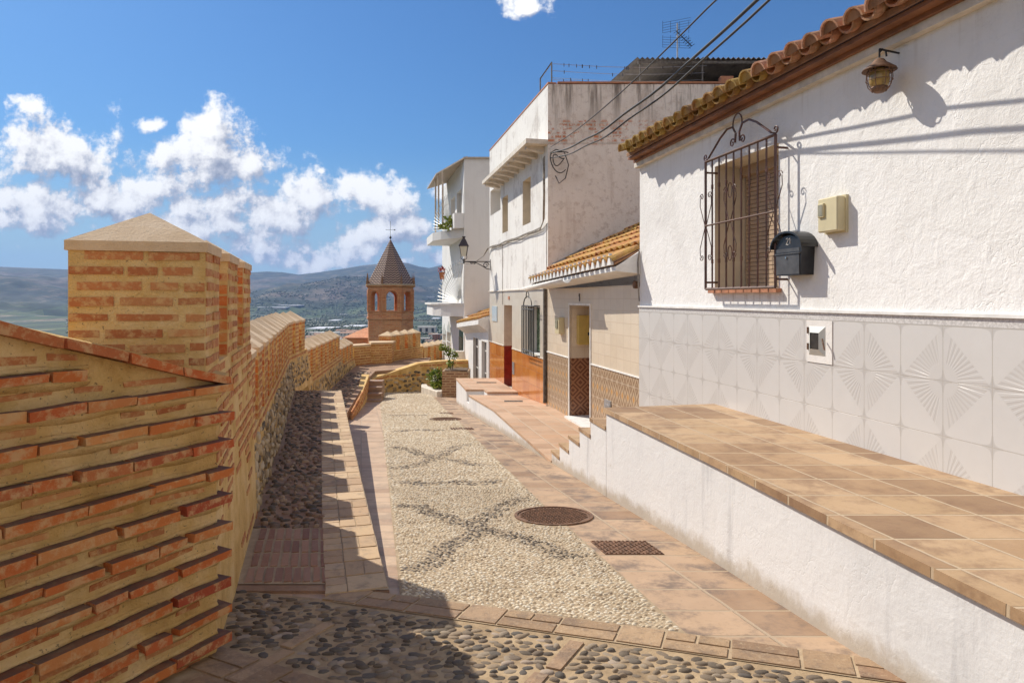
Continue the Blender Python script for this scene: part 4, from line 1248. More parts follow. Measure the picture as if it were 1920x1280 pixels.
# ------------------------------------------------------------------ houses on the right
def shell(b, T, y0, y1, z0, z1, bands, openings, depth, rev=None, zt_far=None, side_near=None, side_far=None):
    """front sheet with openings cut out, their reveals, and the other walls of the house.
    bands: [(ztop, material index)] from bottom to top; openings: (ya, yb, za, zb, recess, reveal material)"""
    ysl = sorted({y0, y1, *[v for o_ in openings for v in o_[:2]]})
    zsl = sorted({z0, z1, *[z for z, _ in bands if z0 < z < z1], *[v for o_ in openings for v in o_[2:4]]})
    for ya, yb in zip(ysl[:-1], ysl[1:]):
        for za, zb in zip(zsl[:-1], zsl[1:]):
            cy, cz = (ya + yb) / 2, (za + zb) / 2
            if any(o_[0] < cy < o_[1] and o_[2] < cz < o_[3] for o_ in openings): continue
            mi = next(m_ for zt_, m_ in bands if cz < zt_ + 1e-6)
            b.poly([W(T, ya, 0, za), W(T, ya, 0, zb), W(T, yb, 0, zb), W(T, yb, 0, za)], mi)
    for ya, yb, za, zb, dp_, rm in openings:
        zs = [za] + [z for z, _ in bands if za < z < zb] + [zb]
        for a, c in zip(zs[:-1], zs[1:]):
            mm = rm(.5 * (a + c)) if callable(rm) else rm
            b.poly([W(T, yb, 0, a), W(T, yb, 0, c), W(T, yb, -dp_, c), W(T, yb, -dp_, a)], mm)
            b.poly([W(T, ya, 0, a), W(T, ya, -dp_, a), W(T, ya, -dp_, c), W(T, ya, 0, c)], mm)
            b.poly([W(T, ya, -dp_, a), W(T, yb, -dp_, a), W(T, yb, -dp_, c), W(T, ya, -dp_, c)], mm)
        mm = rm(zb) if callable(rm) else rm
        b.poly([W(T, ya, 0, zb), W(T, ya, -dp_, zb), W(T, yb, -dp_, zb), W(T, yb, 0, zb)], mm)
        b.poly([W(T, ya, 0, za), W(T, yb, 0, za), W(T, yb, -dp_, za), W(T, ya, -dp_, za)], mm)
    sn = side_near if side_near is not None else bands[-1][1]; sf = side_far if side_far is not None else bands[-1][1]
    N0, F0 = W(T, y0), W(T, y1)
    if side_near == 'square':
        N1 = (N0[0] + depth, N0[1], 0); F1 = (F0[0] + depth, F0[1], 0); sn = bands[-1][1]
    else:
        N1 = W(T, y0, -depth); F1 = W(T, y1, -depth)
    def wall(p, q_, m_): b.poly([(p[0], p[1], z0), (q_[0], q_[1], z0), (q_[0], q_[1], z1), (p[0], p[1], z1)], m_)
    wall(N0, N1, sn); wall(N1, F1, sf); wall(F1, F0, sf)
    b.poly([(p_[0], p_[1], z1) for p_ in (N0, N1, F1, F0)], sf)

def tile_row(b, base, up, along, n, r=.088, tl=.42, ln=.45, m=0, seg=7, end_m=None, inv=False, taper=.78, first_fill=True):
    """overlapping half-round tiles climbing a roof; base point, unit up-slope vector, unit along-eave vector"""
    up = Vector(up).normalized(); al = Vector(along).normalized(); nz = al.cross(up).normalized()
    if nz.z < 0: nz = -nz
    base = Vector(base)
    for i in range(n):
        p0 = base + up * (i * tl) + nz * (.012 * i * 0 + (.018 if i else 0)) + al * random.uniform(-.006, .006)
        r0 = r * random.uniform(.95, 1.05); r1 = r0 * taper
        p1 = p0 + up * ln - nz * .02
        rings = []
        for P_, rr in ((p0, r0), (p1, r1)):
            rg = []
            for t_ in (rr, rr - .014):
                for k_ in range(seg + 1):
                    a = math.pi * k_ / seg
                    hgt = math.sin(a) * t_ * .92 * (-1 if inv else 1)
                    rg.append(P_ + al * (math.cos(a) * t_) + nz * hgt)
            rings.append(rg)
        s = seg + 1; vs = rings[0] + rings[1]; fs = []
        n2 = 2 * s
        for k_ in range(seg):
            fs.append((k_, k_ + 1, n2 + k_ + 1, n2 + k_))
            fs.append((s + k_, n2 + s + k_, n2 + s + k_ + 1, s + k_ + 1))
            fs.append((k_, s + k_, s + k_ + 1, k_ + 1))
        fs.append((0, n2, n2 + s, s)); fs.append((seg, s + seg, n2 + s + seg, n2 + seg))
        b.add([tuple(v) for v in vs], fs, m)
        if i == 0 and end_m is not None:
            pm = p0 + up * .02
            ringp = [pm + al * (math.cos(math.pi * k_ / seg) * (r0 - .012)) + nz * (math.sin(math.pi * k_ / seg) * (r0 - .012) * .92) for k_ in range(seg + 1)]
            b.add([tuple(v) for v in ringp], [tuple(range(seg + 1))], end_m)

# ---- near house (white, with the grille window)
T1 = 3.51
h1 = thing('near_house', 'near white house with clay tiled eave and fan patterned grey dado', 'house')
b = MB()
shell(b, T1, -2.0, 8.63, -2.1, 1.70, [(9, 0)], [(5.76, 6.80, .09, 1.307, .37, 1)], 4.2)
b.build('wall', [M['white_plaster'], M['reveal_cream']], h1)
b = MB(); b.wbox(T1, -2.0, 8.625, -.005, .012, -2.0, -.105)
b.build('dado', M['fan_tiles'], h1)
b = MB(); b.wbox(T1, -2.0, 8.628, -.005, .028, -.105, -.085)
b.build('dado_trim', M['white_lime'], h1)
b = MB()
b.wbox(T1, -2.0, 8.66, -.005, .065, 1.645, 1.70)
b.build('cornice_moulding', M['cornice_plaster'], h1)
b = MB()
b.wbox(T1, -2.0, 8.60, -.3, .10, 1.70, 1.728); b.wbox(T1, -2.0, 8.58, -.3, .18, 1.728, 1.757)
b.build('eave_boards', M['eave_board'], h1)
# roof: sloping bed with rows of clay tiles
inn = Vector((-NX, -NY, 0)); slope = math.radians(19)
upv = (inn * math.cos(slope) + Vector((0, 0, math.sin(slope)))).normalized()
alv = Vector((-K, 1, 0)).normalized()
rf = MB()
z_e = 1.757
def rp(y, d, dz): # point of the roof plane
    p0 = Vector(W(T1, y, .21, z_e)); p_ = p0 + upv * d; return (p_.x, p_.y, p_.z + dz)
rf.hexa([rp(-2, 0, 0), rp(-2, 4.2, 0), rp(8.55, 4.2, 0), rp(8.55, 0, 0), rp(-2, 0, .045), rp(-2, 4.2, .045), rp(8.55, 4.2, .045), rp(8.55, 0, .045)])
ro = rf.build('roof', M['eave_mortar'], h1)
tb, tl_ = MB(), MB()
y = 8.42; i = 0
while y > -1.9:
    t_ = tl_ if (y > 5.75 + random.uniform(-.2, .2)) else tb
    base = Vector(W(T1, y, .325 + random.uniform(-.012, .012), z_e + .045 + random.uniform(-.006, .006)))
    tile_row(t_, base, upv, alv, 10, r=.095, seg=8, end_m=1, m=0)
    # channel tile between two covers
    tile_row(t_, Vector(W(T1, y - .103, .295 + random.uniform(-.012, .012), z_e + .068)), upv, alv, 1, r=.072, ln=4.2, seg=7, inv=True, m=0, taper=1.0)
    y -= .206; i += 1
tb.build('roof_tiles', [M['clay_tiles'], M['eave_mortar']], ro, smooth=False)
tl_.build('roof_tiles', [M['lichen_tiles'], M['lichen_tiles']], ro, smooth=False)
# gable filler at the far end
# window
wn = MB()
wn.wbox(T1, 5.77, 6.79, -.365, -.34, .10, 1.30, 0)
wo = wn.build('window', M['shutter_tan'], h1)
sh = MB()
nsl = 27
for k_ in range(nsl):
    z = .115 + k_ * (1.10 - .0) / nsl
    sh.wbox(T1, 5.79, 6.77, -.342, -.322, z, z + 1.10 / nsl - .006)
sh.wbox(T1, 5.77, 6.79, -.345, -.27, 1.21, 1.305)
sh.build('shutter', M['shutter_tan'], wo)
sl = MB(); sl.wbox(T1, 5.72, 6.84, -.30, .055, .055, .088)
sl.build('sill', M['sill_clay'], wo)
# grille
gr = MB(); TG = T1; DG = .11
def gp(y, z, d=DG): return W(TG, y, d, z)
yL, yR, zB, zT = 6.78, 5.64, .095, 1.345
def bar(b_, y0, z0, y1, z1, r=.008, d=DG): b_.tube([gp(y0, z0, d), gp(y1, z1, d)], r, 4)
fr = MB()
for (a, c) in (((yL, zB), (yL, zT)), ((yR, zB), (yR, zT)), ((yL, zB), (yR, zB)), ((yL, zT), (yR, zT))):
    bar(fr, a[0], a[1], c[0], c[1], .013)
bar(fr, yL, .715, yR, .715, .009, DG + .008)
for y in (yL, yR):
    for z in (.16, 1.24): fr.tube([gp(y, z), gp(y, z, -.02)], .010, 4)
go = fr.build('window_grille', M['grille_paint'], h1)
ygs = [yL + (yR - yL) * k_ / 9 for k_ in range(10)]
for k_ in range(1, 9):
    bb = MB(); y = ygs[k_]
    pts = [(zB, 0)] + [(z, 0) for z in np.linspace(zB, zT, 12)[1:]]
    bb.tube([gp(y, zB), gp(y, zT)], .0085, 4)
    for zz in (.36, 1.08): bb.tube([gp(y, zz - .02), gp(y, zz + .02)], .0125, 5)
    bb.build('bar', M['grille_paint'], go)
def spiral(b_, cy, cz, r0, turns, a0, sgn=1, r=.005, d=DG, n=18, tail=None):
    pts = []
    for i_ in range(n + 1):
        t = i_ / n; a = a0 + sgn * turns * 2 * math.pi * t; rr = r0 * (1 - .8 * t)
        pts.append(gp(cy + rr * math.cos(a), cz + rr * math.sin(a), d))
    if tail: pts = [gp(*tail, d)] + pts
    b_.tube(pts, r, 5)
sc = MB()
# crest above the grille and scrolls between the bars
ymid = (yL + yR) / 2
for sg in (1, -1):
    ye = ymid + sg * .57
    pts = [gp(ye - sg * .06, zT + .03), gp(ymid + sg * .30, zT + .17), gp(ymid + sg * .18, zT + .225), gp(ymid + sg * .08, zT + .22), gp(ymid + sg * .03, zT + .15), gp(ymid + sg * .04, zT + .07)]
    sc.tube(pts, .0105, 5)
    spiral(sc, ymid + sg * .085, zT + .075, .045, 1.2, math.pi if sg > 0 else 0, -sg, .007)
    spiral(sc, ye, zT + .045, .035, 1.1, -math.pi / 2, sg, .007, tail=(ye - sg * .06, zT + .03))
arc = [gp(ymid + .075 * math.cos(a), zT + .235 + .09 * math.sin(a)) for a in np.linspace(-.25, math.pi + .25, 12)]
sc.tube(arc, .007, 5)
sc.build('crest', M['grille_paint'], go)
def lyre(yc, w, z0, z1):
    sc = MB()
    for sg in (1, -1):
        zm = (z0 + z1) / 2
        for (za, zb, s2) in ((zm, z1, 1), (zm, z0, -1)):
            sc.tube([gp(yc + sg * .01, za, DG), gp(yc + sg * w, zb - s2 * .14, DG), gp(yc + sg * w * .95, zb - s2 * .06, DG)], .0045, 4)
            spiral(sc, yc + sg * (w - .035), zb - s2 * .05, .036, 1.15, 0 if sg > 0 else math.pi, sg * s2, .0045)
    sc.build('scroll', M['grille_paint'], go)
lyre((ygs[2] + ygs[5]) / 2, (ygs[2] - ygs[5]) / 2 * .55, .36, 1.06)
lyre(ygs[9] + .02, .11, .36, 1.06); lyre(ygs[0] - .0, .11, .36, 1.06)
for z_r in (1.0, .42):
    sc = MB(); sc.tube([gp((ygs[3] + ygs[4]) / 2 + .035 * math.cos(a), z_r + .07 * math.sin(a)) for a in np.linspace(0, 2 * math.pi, 14)], .0045, 4); sc.build('ring', M['grille_paint'], go)
# meter hatch in the dado
hb = MB(); hb.wbox(T1, 5.085, 5.375, .008, .018, -.49, -.168)
ho = hb.build('meter_hatch', M['grey_plaster'], h1)
y0, y1, z0, z1 = 5.155, 5.345, -.435, -.21
b = MB()
ya, yb, za, zb = y0 + .045, y1 - .045, z0 + .05, z1 - .05
outer = [W(T1, y0, .018, z0), W(T1, y1, .018, z0), W(T1, y1, .018, z1), W(T1, y0, .018, z1)]
innr = [W(T1, ya, .045, za), W(T1, yb, .045, za), W(T1, yb, .045, zb), W(T1, ya, .045, zb)]
b.add(outer + innr, [(k_, (k_ + 1) % 4, 4 + (k_ + 1) % 4, 4 + k_) for k_ in range(4)])
b.build('door', M['door_grey_paint'], ho)
b = MB(); b.wbox(T1, ya, yb, .02, .040, za, zb); b.build('glass', M['meter_dark'], ho)
b = MB(); b.tube([W(T1, y0 + .01, .04, (z0 + z1) / 2 + .02), W(T1, y0 - .02, .055, (z0 + z1) / 2 - .01), W(T1, y0 - .035, .055, (z0 + z1) / 2 - .06)], .006, 5)
b.build('handle', M['rusty_iron'], ho)
for zz in (z0 + .04, z1 - .06):
    b = MB(); b.tube([W(T1, y1 + .008, .025, zz), W(T1, y1 + .008, .025, zz + .05)], .007, 6); b.build('hinge', M['rusty_iron'], ho)

# meter box
mb_ = thing('meter_box', 'cream plastic meter box with a small window on the near white wall', 'meter box')
b = MB(); b.wbox(T1, 4.945, 5.157, 0, .085, .492, .742); b.build('case', M['cream_plastic'], mb_, bevel=.008)
b = MB(); b.wbox(T1, 5.075, 5.140, .083, .100, .60, .705); bo = b.build('window_frame', M['cream_plastic'], mb_, bevel=.004)
b = MB(); b.wbox(T1, 5.085, 5.130, .099, .103, .612, .693); b.build('pane', M['dirty_glass'], bo)
b = MB(); b.wbox(T1, 4.935, 5.165, -.0, .02, .482, .752); b.build('back_plate', M['cream_plastic'], mb_)
# mailbox
mx = thing('mailbox', 'black mailbox with an arched lid and white number 21', 'mailbox')
ya, yb, zb_, zs = 5.30, 5.63, .185, .40
def arch_ring(ya, yb, z0, z1, over, rise, n=14):
    yc, w = (ya + yb) / 2, (yb - ya) / 2 + over
    return [(yc - w * math.cos(math.pi * k_ / n), z1 + rise * math.sin(math.pi * k_ / n)) for k_ in range(n + 1)]
def yz_prism(b, T, ring, d0, d1, m=0):
    n = len(ring)
    vs = [W(T, y, d0, z) for y, z in ring] + [W(T, y, d1, z) for y, z in ring]
    b.add(vs, [tuple(range(n)), tuple(range(2 * n - 1, n - 1, -1))] + [(k_, n + k_, n + (k_ + 1) % n, (k_ + 1) % n) for k_ in range(n)], m)
b = MB(); yz_prism(b, T1, [(ya + .015, zb_), (yb - .015, zb_), (yb, zs), (ya, zs)][::-1], .0, .118)
bx = b.build('body', M['black_box_paint'], mx)
b = MB(); yz_prism(b, T1, arch_ring(ya, yb, zb_, zs, 0, .10) , .0, .116)
b.build('arched_top', M['black_box_paint'], bx)
ou = arch_ring(ya, yb, zb_, zs + .0, .038, .135); inn_ = arch_ring(ya, yb, zb_, zs + .0, .026, .12)
b = MB(); yz_prism(b, T1, ou + inn_[::-1], .0, .148); b.build('lid', M['black_box_paint'], mx)
b = MB(); b.wbox(T1, ya + .02, yb - .02, .116, .124, zb_ + .008, .352); b.wbox(T1, ya + .008, yb - .008, .116, .132, .352, .362); b.wbox(T1, ya + .02, yb - .02, .117, .122, .368, .398)
b.build('door', M['box_panel'], mx)
b = MB(); b.tube([W(T1, (ya + yb) / 2 + .01, .12, .325), W(T1, (ya + yb) / 2 + .01, .134, .325)], .009, 10); b.build('lock', M['chrome'], mx)
def glyph(T, yc, zc, h, d, strokes, r=.0035, mat='lettering', parent=None, name='number'):
    b = MB()
    for st_ in strokes: b.tube([W(T, yc - x * h, d, zc + z * h) for x, z in st_], r, 4)
    return b.build(name, M[mat], parent)
TWO = [[(-.28, .32), (-.2, .46), (0, .5), (.2, .4), (.22, .2), (0, -.1), (-.28, -.5), (.26, -.5)]]
ONE = [[(-.15, .3), (.05, .5), (.05, -.5)]]
glyph(T1, 5.475, .455, .052, .118, TWO + [[(x + .62, z) for x, z in ONE[0]]], parent=mx)
# wall lantern under the eave
wl = thing('wall_lantern', 'rusty nautical cage lantern hanging under the near eave', 'lantern')
c = W(T1, 4.47, .15, 1.44)
c = Vector(c)
b = MB(); b.lathe(c, [(.012, .115), (.03, .105), (.045, .085), (.10, .045), (.105, .035), (.04, .05)], 20); b.build('hat', M['rusty_iron'], wl, smooth=True)
b = MB(); b.lathe(c, [(.035, .05), (.058, .03), (.062, -.03), (.05, -.07)], 18); b.build('glass', M['amber_glass'], wl, smooth=True)
b = MB(); b.lathe(c, [(.05, -.07), (.055, -.085), (.03, -.105)], 18); b.build('base', M['rusty_iron'], wl, smooth=True)
b = MB()
for k_ in range(8):
    a = 2 * math.pi * k_ / 8
    b.tube([c + Vector((math.cos(a) * r_, math.sin(a) * r_, z_)) for r_, z_ in ((.06, .055), (.078, .02), (.08, -.02), (.068, -.065), (.04, -.10))], .0028, 4)
for z_, r_ in ((.02, .078), (-.03, .079)):
    b.tube([c + Vector((math.cos(a) * r_, math.sin(a) * r_, z_)) for a in np.linspace(0, 2 * math.pi, 20)], .0025, 4)
b.build('cage', M['rusty_iron'], wl)
b = MB()
b.tube([c + Vector((0, 0, .11)), c + Vector((0, 0, .15)), c + Vector((.02, .0, .175)), c + Vector((.045, .005, .165)), c + Vector((.05, .006, .13))], .006, 5)
b.tube([W(T1, 4.47, 0, 1.60), W(T1, 4.47, .15, 1.615)], .007, 5); b.tube([W(T1, 4.47, .15, 1.615), c + Vector((.0, 0, .15))], .005, 5)
b.build('hook', M['black_iron'], wl)

# ---- annex with the low tiled roof
T2 = 3.56
an = thing('annex', 'low cream tiled annex with lozenge dado and clay tile roof', 'house')
b = MB()
def jm(z): return 3 if z < -1.0 else 2
shell(b, T2, 8.66, 13.19, -2.35, .18, [(-1.012, 1), (9, 0)], [(10.63, 11.69, -2.02, -.11, .95, jm)], 3.0)
b.build('wall', [M['cream_tiles'], M['lozenge_tiles'], M['cream_tiles'], M['dark_pattern_tiles']], an)
for a_ in ((8.66, 10.60), (11.72, 13.19)):
    b = MB(); b.wbox(T2, a_[0], a_[1], -.003, .014, -1.018, -.998); b.build('dado_trim', M['white_lime'], an)
b = MB()
for y in (10.60, 11.69): b.wbox(T2, y, y + .035, -.03, .016, -2.02, -.075)
b.wbox(T2, 10.635, 11.69, -.03, .016, -.11, -.075); b.wbox(T2, 10.64, 11.68, -.9, .10, -2.05, -1.99)
b.build('door_frame', M['white_lime'], an)
b = MB(); b.wbox(T2, 10.66, 11.66, -.94, -.90, -1.99, -.12); b.build('door', M['dark_door'], an)
for (yv, zv) in ((9.9, -1.5),):
    b = MB(); b.wbox(T2, 9.75, 10.0, 0, .015, -1.62, -1.46); b.wbox(T2, 9.77, 9.98, .015, .02, -1.56, -1.52); b.build('vent', M['galvanised'], an)
# eave beam and roof (eave drops slightly towards the far end)
Te = 3.20
A_ = Vector(W(Te, 8.62, 0, .43)); B_ = Vector(W(Te, 12.95, 0, .285))
ale = (A_ - B_).normalized(); upe = Vector((.976, .215, .50)).normalized()
b = MB()
# soffit/beam under tiles
e0, e1 = A_ + Vector((0, 0, -.03)), B_ + Vector((0, 0, -.03))
q0 = Vector(W(T2, 8.62, 0, .40)); q1 = Vector(W(T2, 13.0, 0, .25))
b.hexa([tuple(e0 + Vector((0, 0, -.05))), tuple(q0 + Vector((0, 0, -.09))), tuple(q1 + Vector((0, 0, -.07))), tuple(e1 + Vector((0, 0, -.03))), tuple(e0), (q0.x, q0.y, .63), (q1.x, q1.y, .46), tuple(e1)])
b.build('eave_beam', M['white_lime'], an)
def ap(s, t, dz=0): p_ = A_ + (B_ - A_) * s + upe * t; return (p_.x, p_.y, p_.z + dz)
b = MB(); b.hexa([ap(0, 0), ap(0, 3.4), ap(1.02, 3.4), ap(1.02, 0), ap(0, 0, .03), ap(0, 3.4, .03), ap(1.02, 3.4, .03), ap(1.02, 0, .03)])
ro = b.build('roof', M['eave_mortar'], an)
tb = MB(); n = 21
for k_ in range(n):
    base = A_.lerp(B_, (k_ + .5) / n) + Vector((0, 0, .045)) + Vector((NX, NY, 0)) * .03
    tile_row(tb, base, upe, ale, 8, r=.082, tl=.41, seg=6, end_m=1, m=0)
tb.build('roof_tiles', [M['orange_tiles'], M['white_lime']], ro)
b = MB()
for k_ in range(n):       # white triangular filler under each cover tile
    c0 = A_.lerp(B_, (k_ + .5) / n) + Vector((NX, NY, 0)) * .05 + Vector((0, 0, .0))
    a0 = ale * .07
    b.add([tuple(c0 - a0), tuple(c0 + a0), tuple(c0 + Vector((0, 0, .15))), tuple(c0 - a0 + Vector((.04, .01, 0))), tuple(c0 + a0 + Vector((.04, .01, 0))), tuple(c0 + Vector((.04, .01, .15)))], [(0, 1, 2), (3, 5, 4), (0, 3, 4, 1), (1, 4, 5, 2), (2, 5, 3, 0)])
b.build('tile_end_filler', M['white_lime'], ro)
b = MB()
b.tube([ap(.995, .85, .10), ap(1.0, 1.6, .12), ap(1.0, 2.4, .10), ap(.995, 3.3, .12)], .06, 7); 
b.hexa([ap(.94, .5, .06), ap(.94, 3.4, .06), ap(1.02, 3.4, .06), ap(1.02, .5, .06), ap(.95, .5, .10), ap(.95, 3.4, .10), ap(1.02, 3.4, .20), ap(1.02, .5, .16)])
b.build('flashing', M['cable_grey'], ro)
b = MB()
gs = A_.lerp(B_, .42) + Vector((NX * .07, NY * .07, -.06)); ge = B_ + Vector((NX * .07, NY * .07, -.07)) - ale * .05
prof = []
def half(P_): 
    out = []
    for k_ in range(9):
        a = math.pi + math.pi * k_ / 8
        out.append(P_ + Vector((math.cos(a) * .075, 0, math.sin(a) * .075)))
    return out
g0, g1 = half(gs), half(ge)
g2, g3 = [p_ * 1 + (gs + Vector((0, 0, 0)) - p_) * .1 for p_ in g0], [p_ + (ge - p_) * .1 for p_ in g1]
vs = [tuple(v) for v in g0 + g1 + g2 + g3]
fs = [(k_, k_ + 1, 9 + k_ + 1, 9 + k_) for k_ in range(8)] + [(18 + k_, 27 + k_, 27 + k_ + 1, 18 + k_ + 1) for k_ in range(8)] + [(k_, 18 + k_, 18 + k_ + 1, k_ + 1) for k_ in range(8)] + [(9 + k_, 9 + k_ + 1, 27 + k_ + 1, 27 + k_) for k_ in range(8)] + [(0, 9, 27, 18), (8, 26, 35, 17)]
b.add(vs, fs); b.build('gutter', M['white_paint'], an, smooth=True)
b = MB(); b.tube([W(T2, 8.80, .0, .18), W(T2, 8.80, .06, .18)], .05, 12); b.build('pipe_stub', M['rusty_iron'], an)
b = MB(); b.tube([W(3.58, 13.17, .05, .22), W(3.58, 13.17, .05, -2.0)], .035, 8); b.build('downpipe', M['grey_iron'], an)
glyph(T2, 11.15, .02, .12, .012, [[(-.2, .25), (.05, .5), (.05, -.5)], [(-.1, .5), (.2, .42)]], r=.008, mat='black_iron', parent=an)
# its meter box and the mailbox in the doorway
m2 = thing('meter_box', 'small cream meter box beside the open annex doorway', 'meter box')
b = MB(); b.wbox(T2, 12.0, 12.25, 0, .10, -.62, -.33); b.build('case', M['cream_plastic'], m2, bevel=.008)
b = MB(); b.wbox(T2, 12.06, 12.19, .1, .115, -.52, -.38); b.build('window_frame', M['dirty_glass'], m2)
m3 = thing('mailbox', 'yellow mailbox hung on the inner side of the annex doorway', 'mailbox')
jy = 11.69
def jb(d0, d1, z0, z1, y0, y1): # boxes standing out from the far jamb towards the viewer
    bb = MB(); bb.wbox(T2, y0, y1, d0, d1, z0, z1); return bb
jb(-.60, -.12, -.78, -.28, jy - .12, jy).build('body', M['yellow_paint'], m3, bevel=.006)
jb(-.44, -.28, -.62, -.57, jy - .127, jy - .12).build('slot', M['black_iron'], m3)
b = MB(); p_ = Vector(W(T2, jy - .12, -.36, -.42)); b.tube([p_, p_ + Vector((0, -.01, 0))], .015, 8); b.build('lock', M['black_iron'], m3)

# ---- tall house with the bracketed slab
T3 = 3.60
h2 = thing('tall_house', 'tall weathered white house with orange marble dado and bracketed concrete slab', 'house')
b = MB()
shell(b, T3, 13.2, 19.2, -2.9, 4.13, [(-1.184, 0), (.19, 1), (9, 2)],
      [(14.55, 15.27, 1.62, 2.60, .28, 3), (16.80, 17.46, 1.66, 2.55, .28, 3), (17.70, 19.08, 2.30, 2.98, .9, 4), (13.80, 14.80, -1.15, -.17, .22, 6), (16.35, 17.26, -2.20, -.16, .55, lambda z: 5 if z < -1.18 else 3)], 6.0, side_near='square')
hw = b.build('wall', [M['marble_tiles'], M['beige_cladding'], M['worn_white_plaster'], M['reveal_cream'], M['grey_plaster'], M['red_door'], M['smooth_plaster']], h2)
N0 = W(T3, 13.2)
b = MB(); b.box(N0[0] - .002, N0[0] + 6.0, 13.17, 13.198, -2.9, 4.12); b.build('side_wall', M['stained_plaster'], h2)
b = MB(); b.wbox(T3, 13.16, 19.2, -.16, .012, 4.131, 4.16); b.box(N0[0] + .18, N0[0] + 6.0, 13.15, 13.34, 4.133, 4.165)
b.build('parapet_coping', M['sill_clay'], h2)
for a_ in ((13.2, 19.2, .03, .19, .215), (13.2, 16.32, .016, -1.19, -1.172), (17.29, 19.2, .016, -1.19, -1.172)):
    b = MB(); b.wbox(T3, a_[0], a_[1], -.01, a_[2], a_[3], a_[4]); b.build('dado_trim', M['cornice_plaster'], h2)
b = MB(); b.wbox(T3, 13.22, 18.0, -.01, .43, 2.98, 3.07); b.build('slab', M['cornice_plaster'], h2)
for k_ in range(9):
    y = 13.45 + k_ * .54
    b = MB(); yz = None
    ring = [W(T3, y, 0, 2.86), W(T3, y, .36, 2.93), W(T3, y, .36, 2.98), W(T3, y, 0, 2.98)]
    r2 = [W(T3, y + .16, 0, 2.86), W(T3, y + .16, .36, 2.93), W(T3, y + .16, .36, 2.98), W(T3, y + .16, 0, 2.98)]
    b.add(ring + r2, [(3, 2, 1, 0), (4, 5, 6, 7), (0, 1, 5, 4), (1, 2, 6, 5), (2, 3, 7, 6), (3, 0, 4, 7)])
    b.build('bracket', M['cornice_plaster'], h2)
for ya, yb, za, zb in ((14.55, 15.27, 1.62, 2.60), (16.80, 17.46, 1.66, 2.55)):
    b = MB(); b.wbox(T3, ya, yb, -.275, -.24, za, zb); b.build('shutter', M['reveal_cream'], h2)
b = MB(); b.wbox(T3, 13.80, 14.80, -.215, -.20, -1.15, -.17); wo2 = b.build('window', M['dark_glass'], h2)
b = MB(); b.wbox(T3, 13.84, 14.76, -.198, -.192, -1.12, -.22)
b.build('lace_curtain', M['lace_with_reflection'], wo2)
b = MB()
def g3(y, z): return W(T3, y, .13, z)
for k_ in range(8): y = 13.80 + k_ * 1.0 / 7; b.tube([g3(y, -1.16), g3(y, -.15)], .012, 4)
for z in (-1.16, -.22, -.15, -1.08): b.tube([g3(13.78, z), g3(14.82, z)], .012, 4)
for z in (-1.16, -.15):
    for y in (13.80, 14.80): b.tube([g3(y, z), W(T3, y, 0, z)], .012, 4)
arc = [g3(14.3 + .35 * math.cos(a), -.15 + .20 * math.sin(a)) for a in np.linspace(0, math.pi, 12)]
b.tube(arc, .012, 4); b.tube([g3(14.3 + .12 * math.cos(a), .05 + .10 * math.sin(a)) for a in np.linspace(-.4, math.pi + .4, 10)], .010, 4)
b.build('window_grille', M['black_iron'], h2)
b = MB(); b.wbox(T3, 16.36, 17.25, -.545, -.50, -2.2, -.18); b.build('door', M['red_door'], h2)
b = MB(); b.wbox(T3, 16.1, 16.28, 0, .012, -1.78, -1.5); b.build('vent', M['galvanised'], h2)
b = MB(); b.wbox(T3, 18.1, 18.75, 0, .02, -.60, -.20); b.build('plaque', M['blue_tile'], h2)
b = MB(); b.wbox(T3, 16.6, 16.75, 0, .014, -.02, .06); b.build('house_number', M['sill_clay'], h2)

# roof terrace: railing, canopy, clothes lines, aerial
rl = thing('roof_railing', 'short dark railing at the front corner of the roof terrace', 'railing')
b = MB(); pA, pB = Vector(W(T3, 13.95, -.05, 4.16)), Vector(W(T3, 13.22, -.08, 4.16))
b.tube([pA, pA + Vector((0, 0, .32))], .015, 5); b.tube([pB, pB + Vector((0, 0, .40))], .015, 5); b.tube([pA + Vector((0, 0, .32)), pB + Vector((0, 0, .40))], .015, 5)
b.build('rail', M['grey_iron'], rl)
cp = thing('roof_canopy', 'dark corrugated canopy on posts above the roof terrace', 'canopy')
b = MB()
xs0, ncor = 2.48, 120
vs, fs = [], []
for k_ in range(ncor + 1):
    x = xs0 + k_ * 6.0 / ncor; dz = .022 * math.cos(k_ * math.pi)
    for (y, sh_) in ((13.55, 0.0), (17.5, -.22 * 3.95)):
        vs += [(x + sh_, y, 4.74 + dz + (y - 13.55) * -.01), (x + sh_, y, 4.755 + dz + (y - 13.55) * -.01)]
for k_ in range(ncor):
    a = k_ * 4
    fs += [(a, a + 4, a + 6, a + 2), (a + 1, a + 3, a + 7, a + 5), (a, a + 1, a + 5, a + 4)]
b.add(vs, fs); b.build('sheet', M['sheet_roof'], cp)
b = MB()
for (x, y) in ((2.55, 13.62), (3.78, 13.6), (5.6, 13.6)):
    b.tube([(x, y, 4.13), (x, y, 4.73)], .016, 5)
b.box(2.5, 8.3, 13.58, 13.62, 4.66, 4.71); b.box(2.3, 8.1, 15.0, 15.05, 4.64, 4.70)
b.build('post', M['grey_iron'], cp)
cl = thing('clothes_line', 'clothes lines with pegs strung over the roof terrace', 'clothes line')
b = MB(); pg = MB()
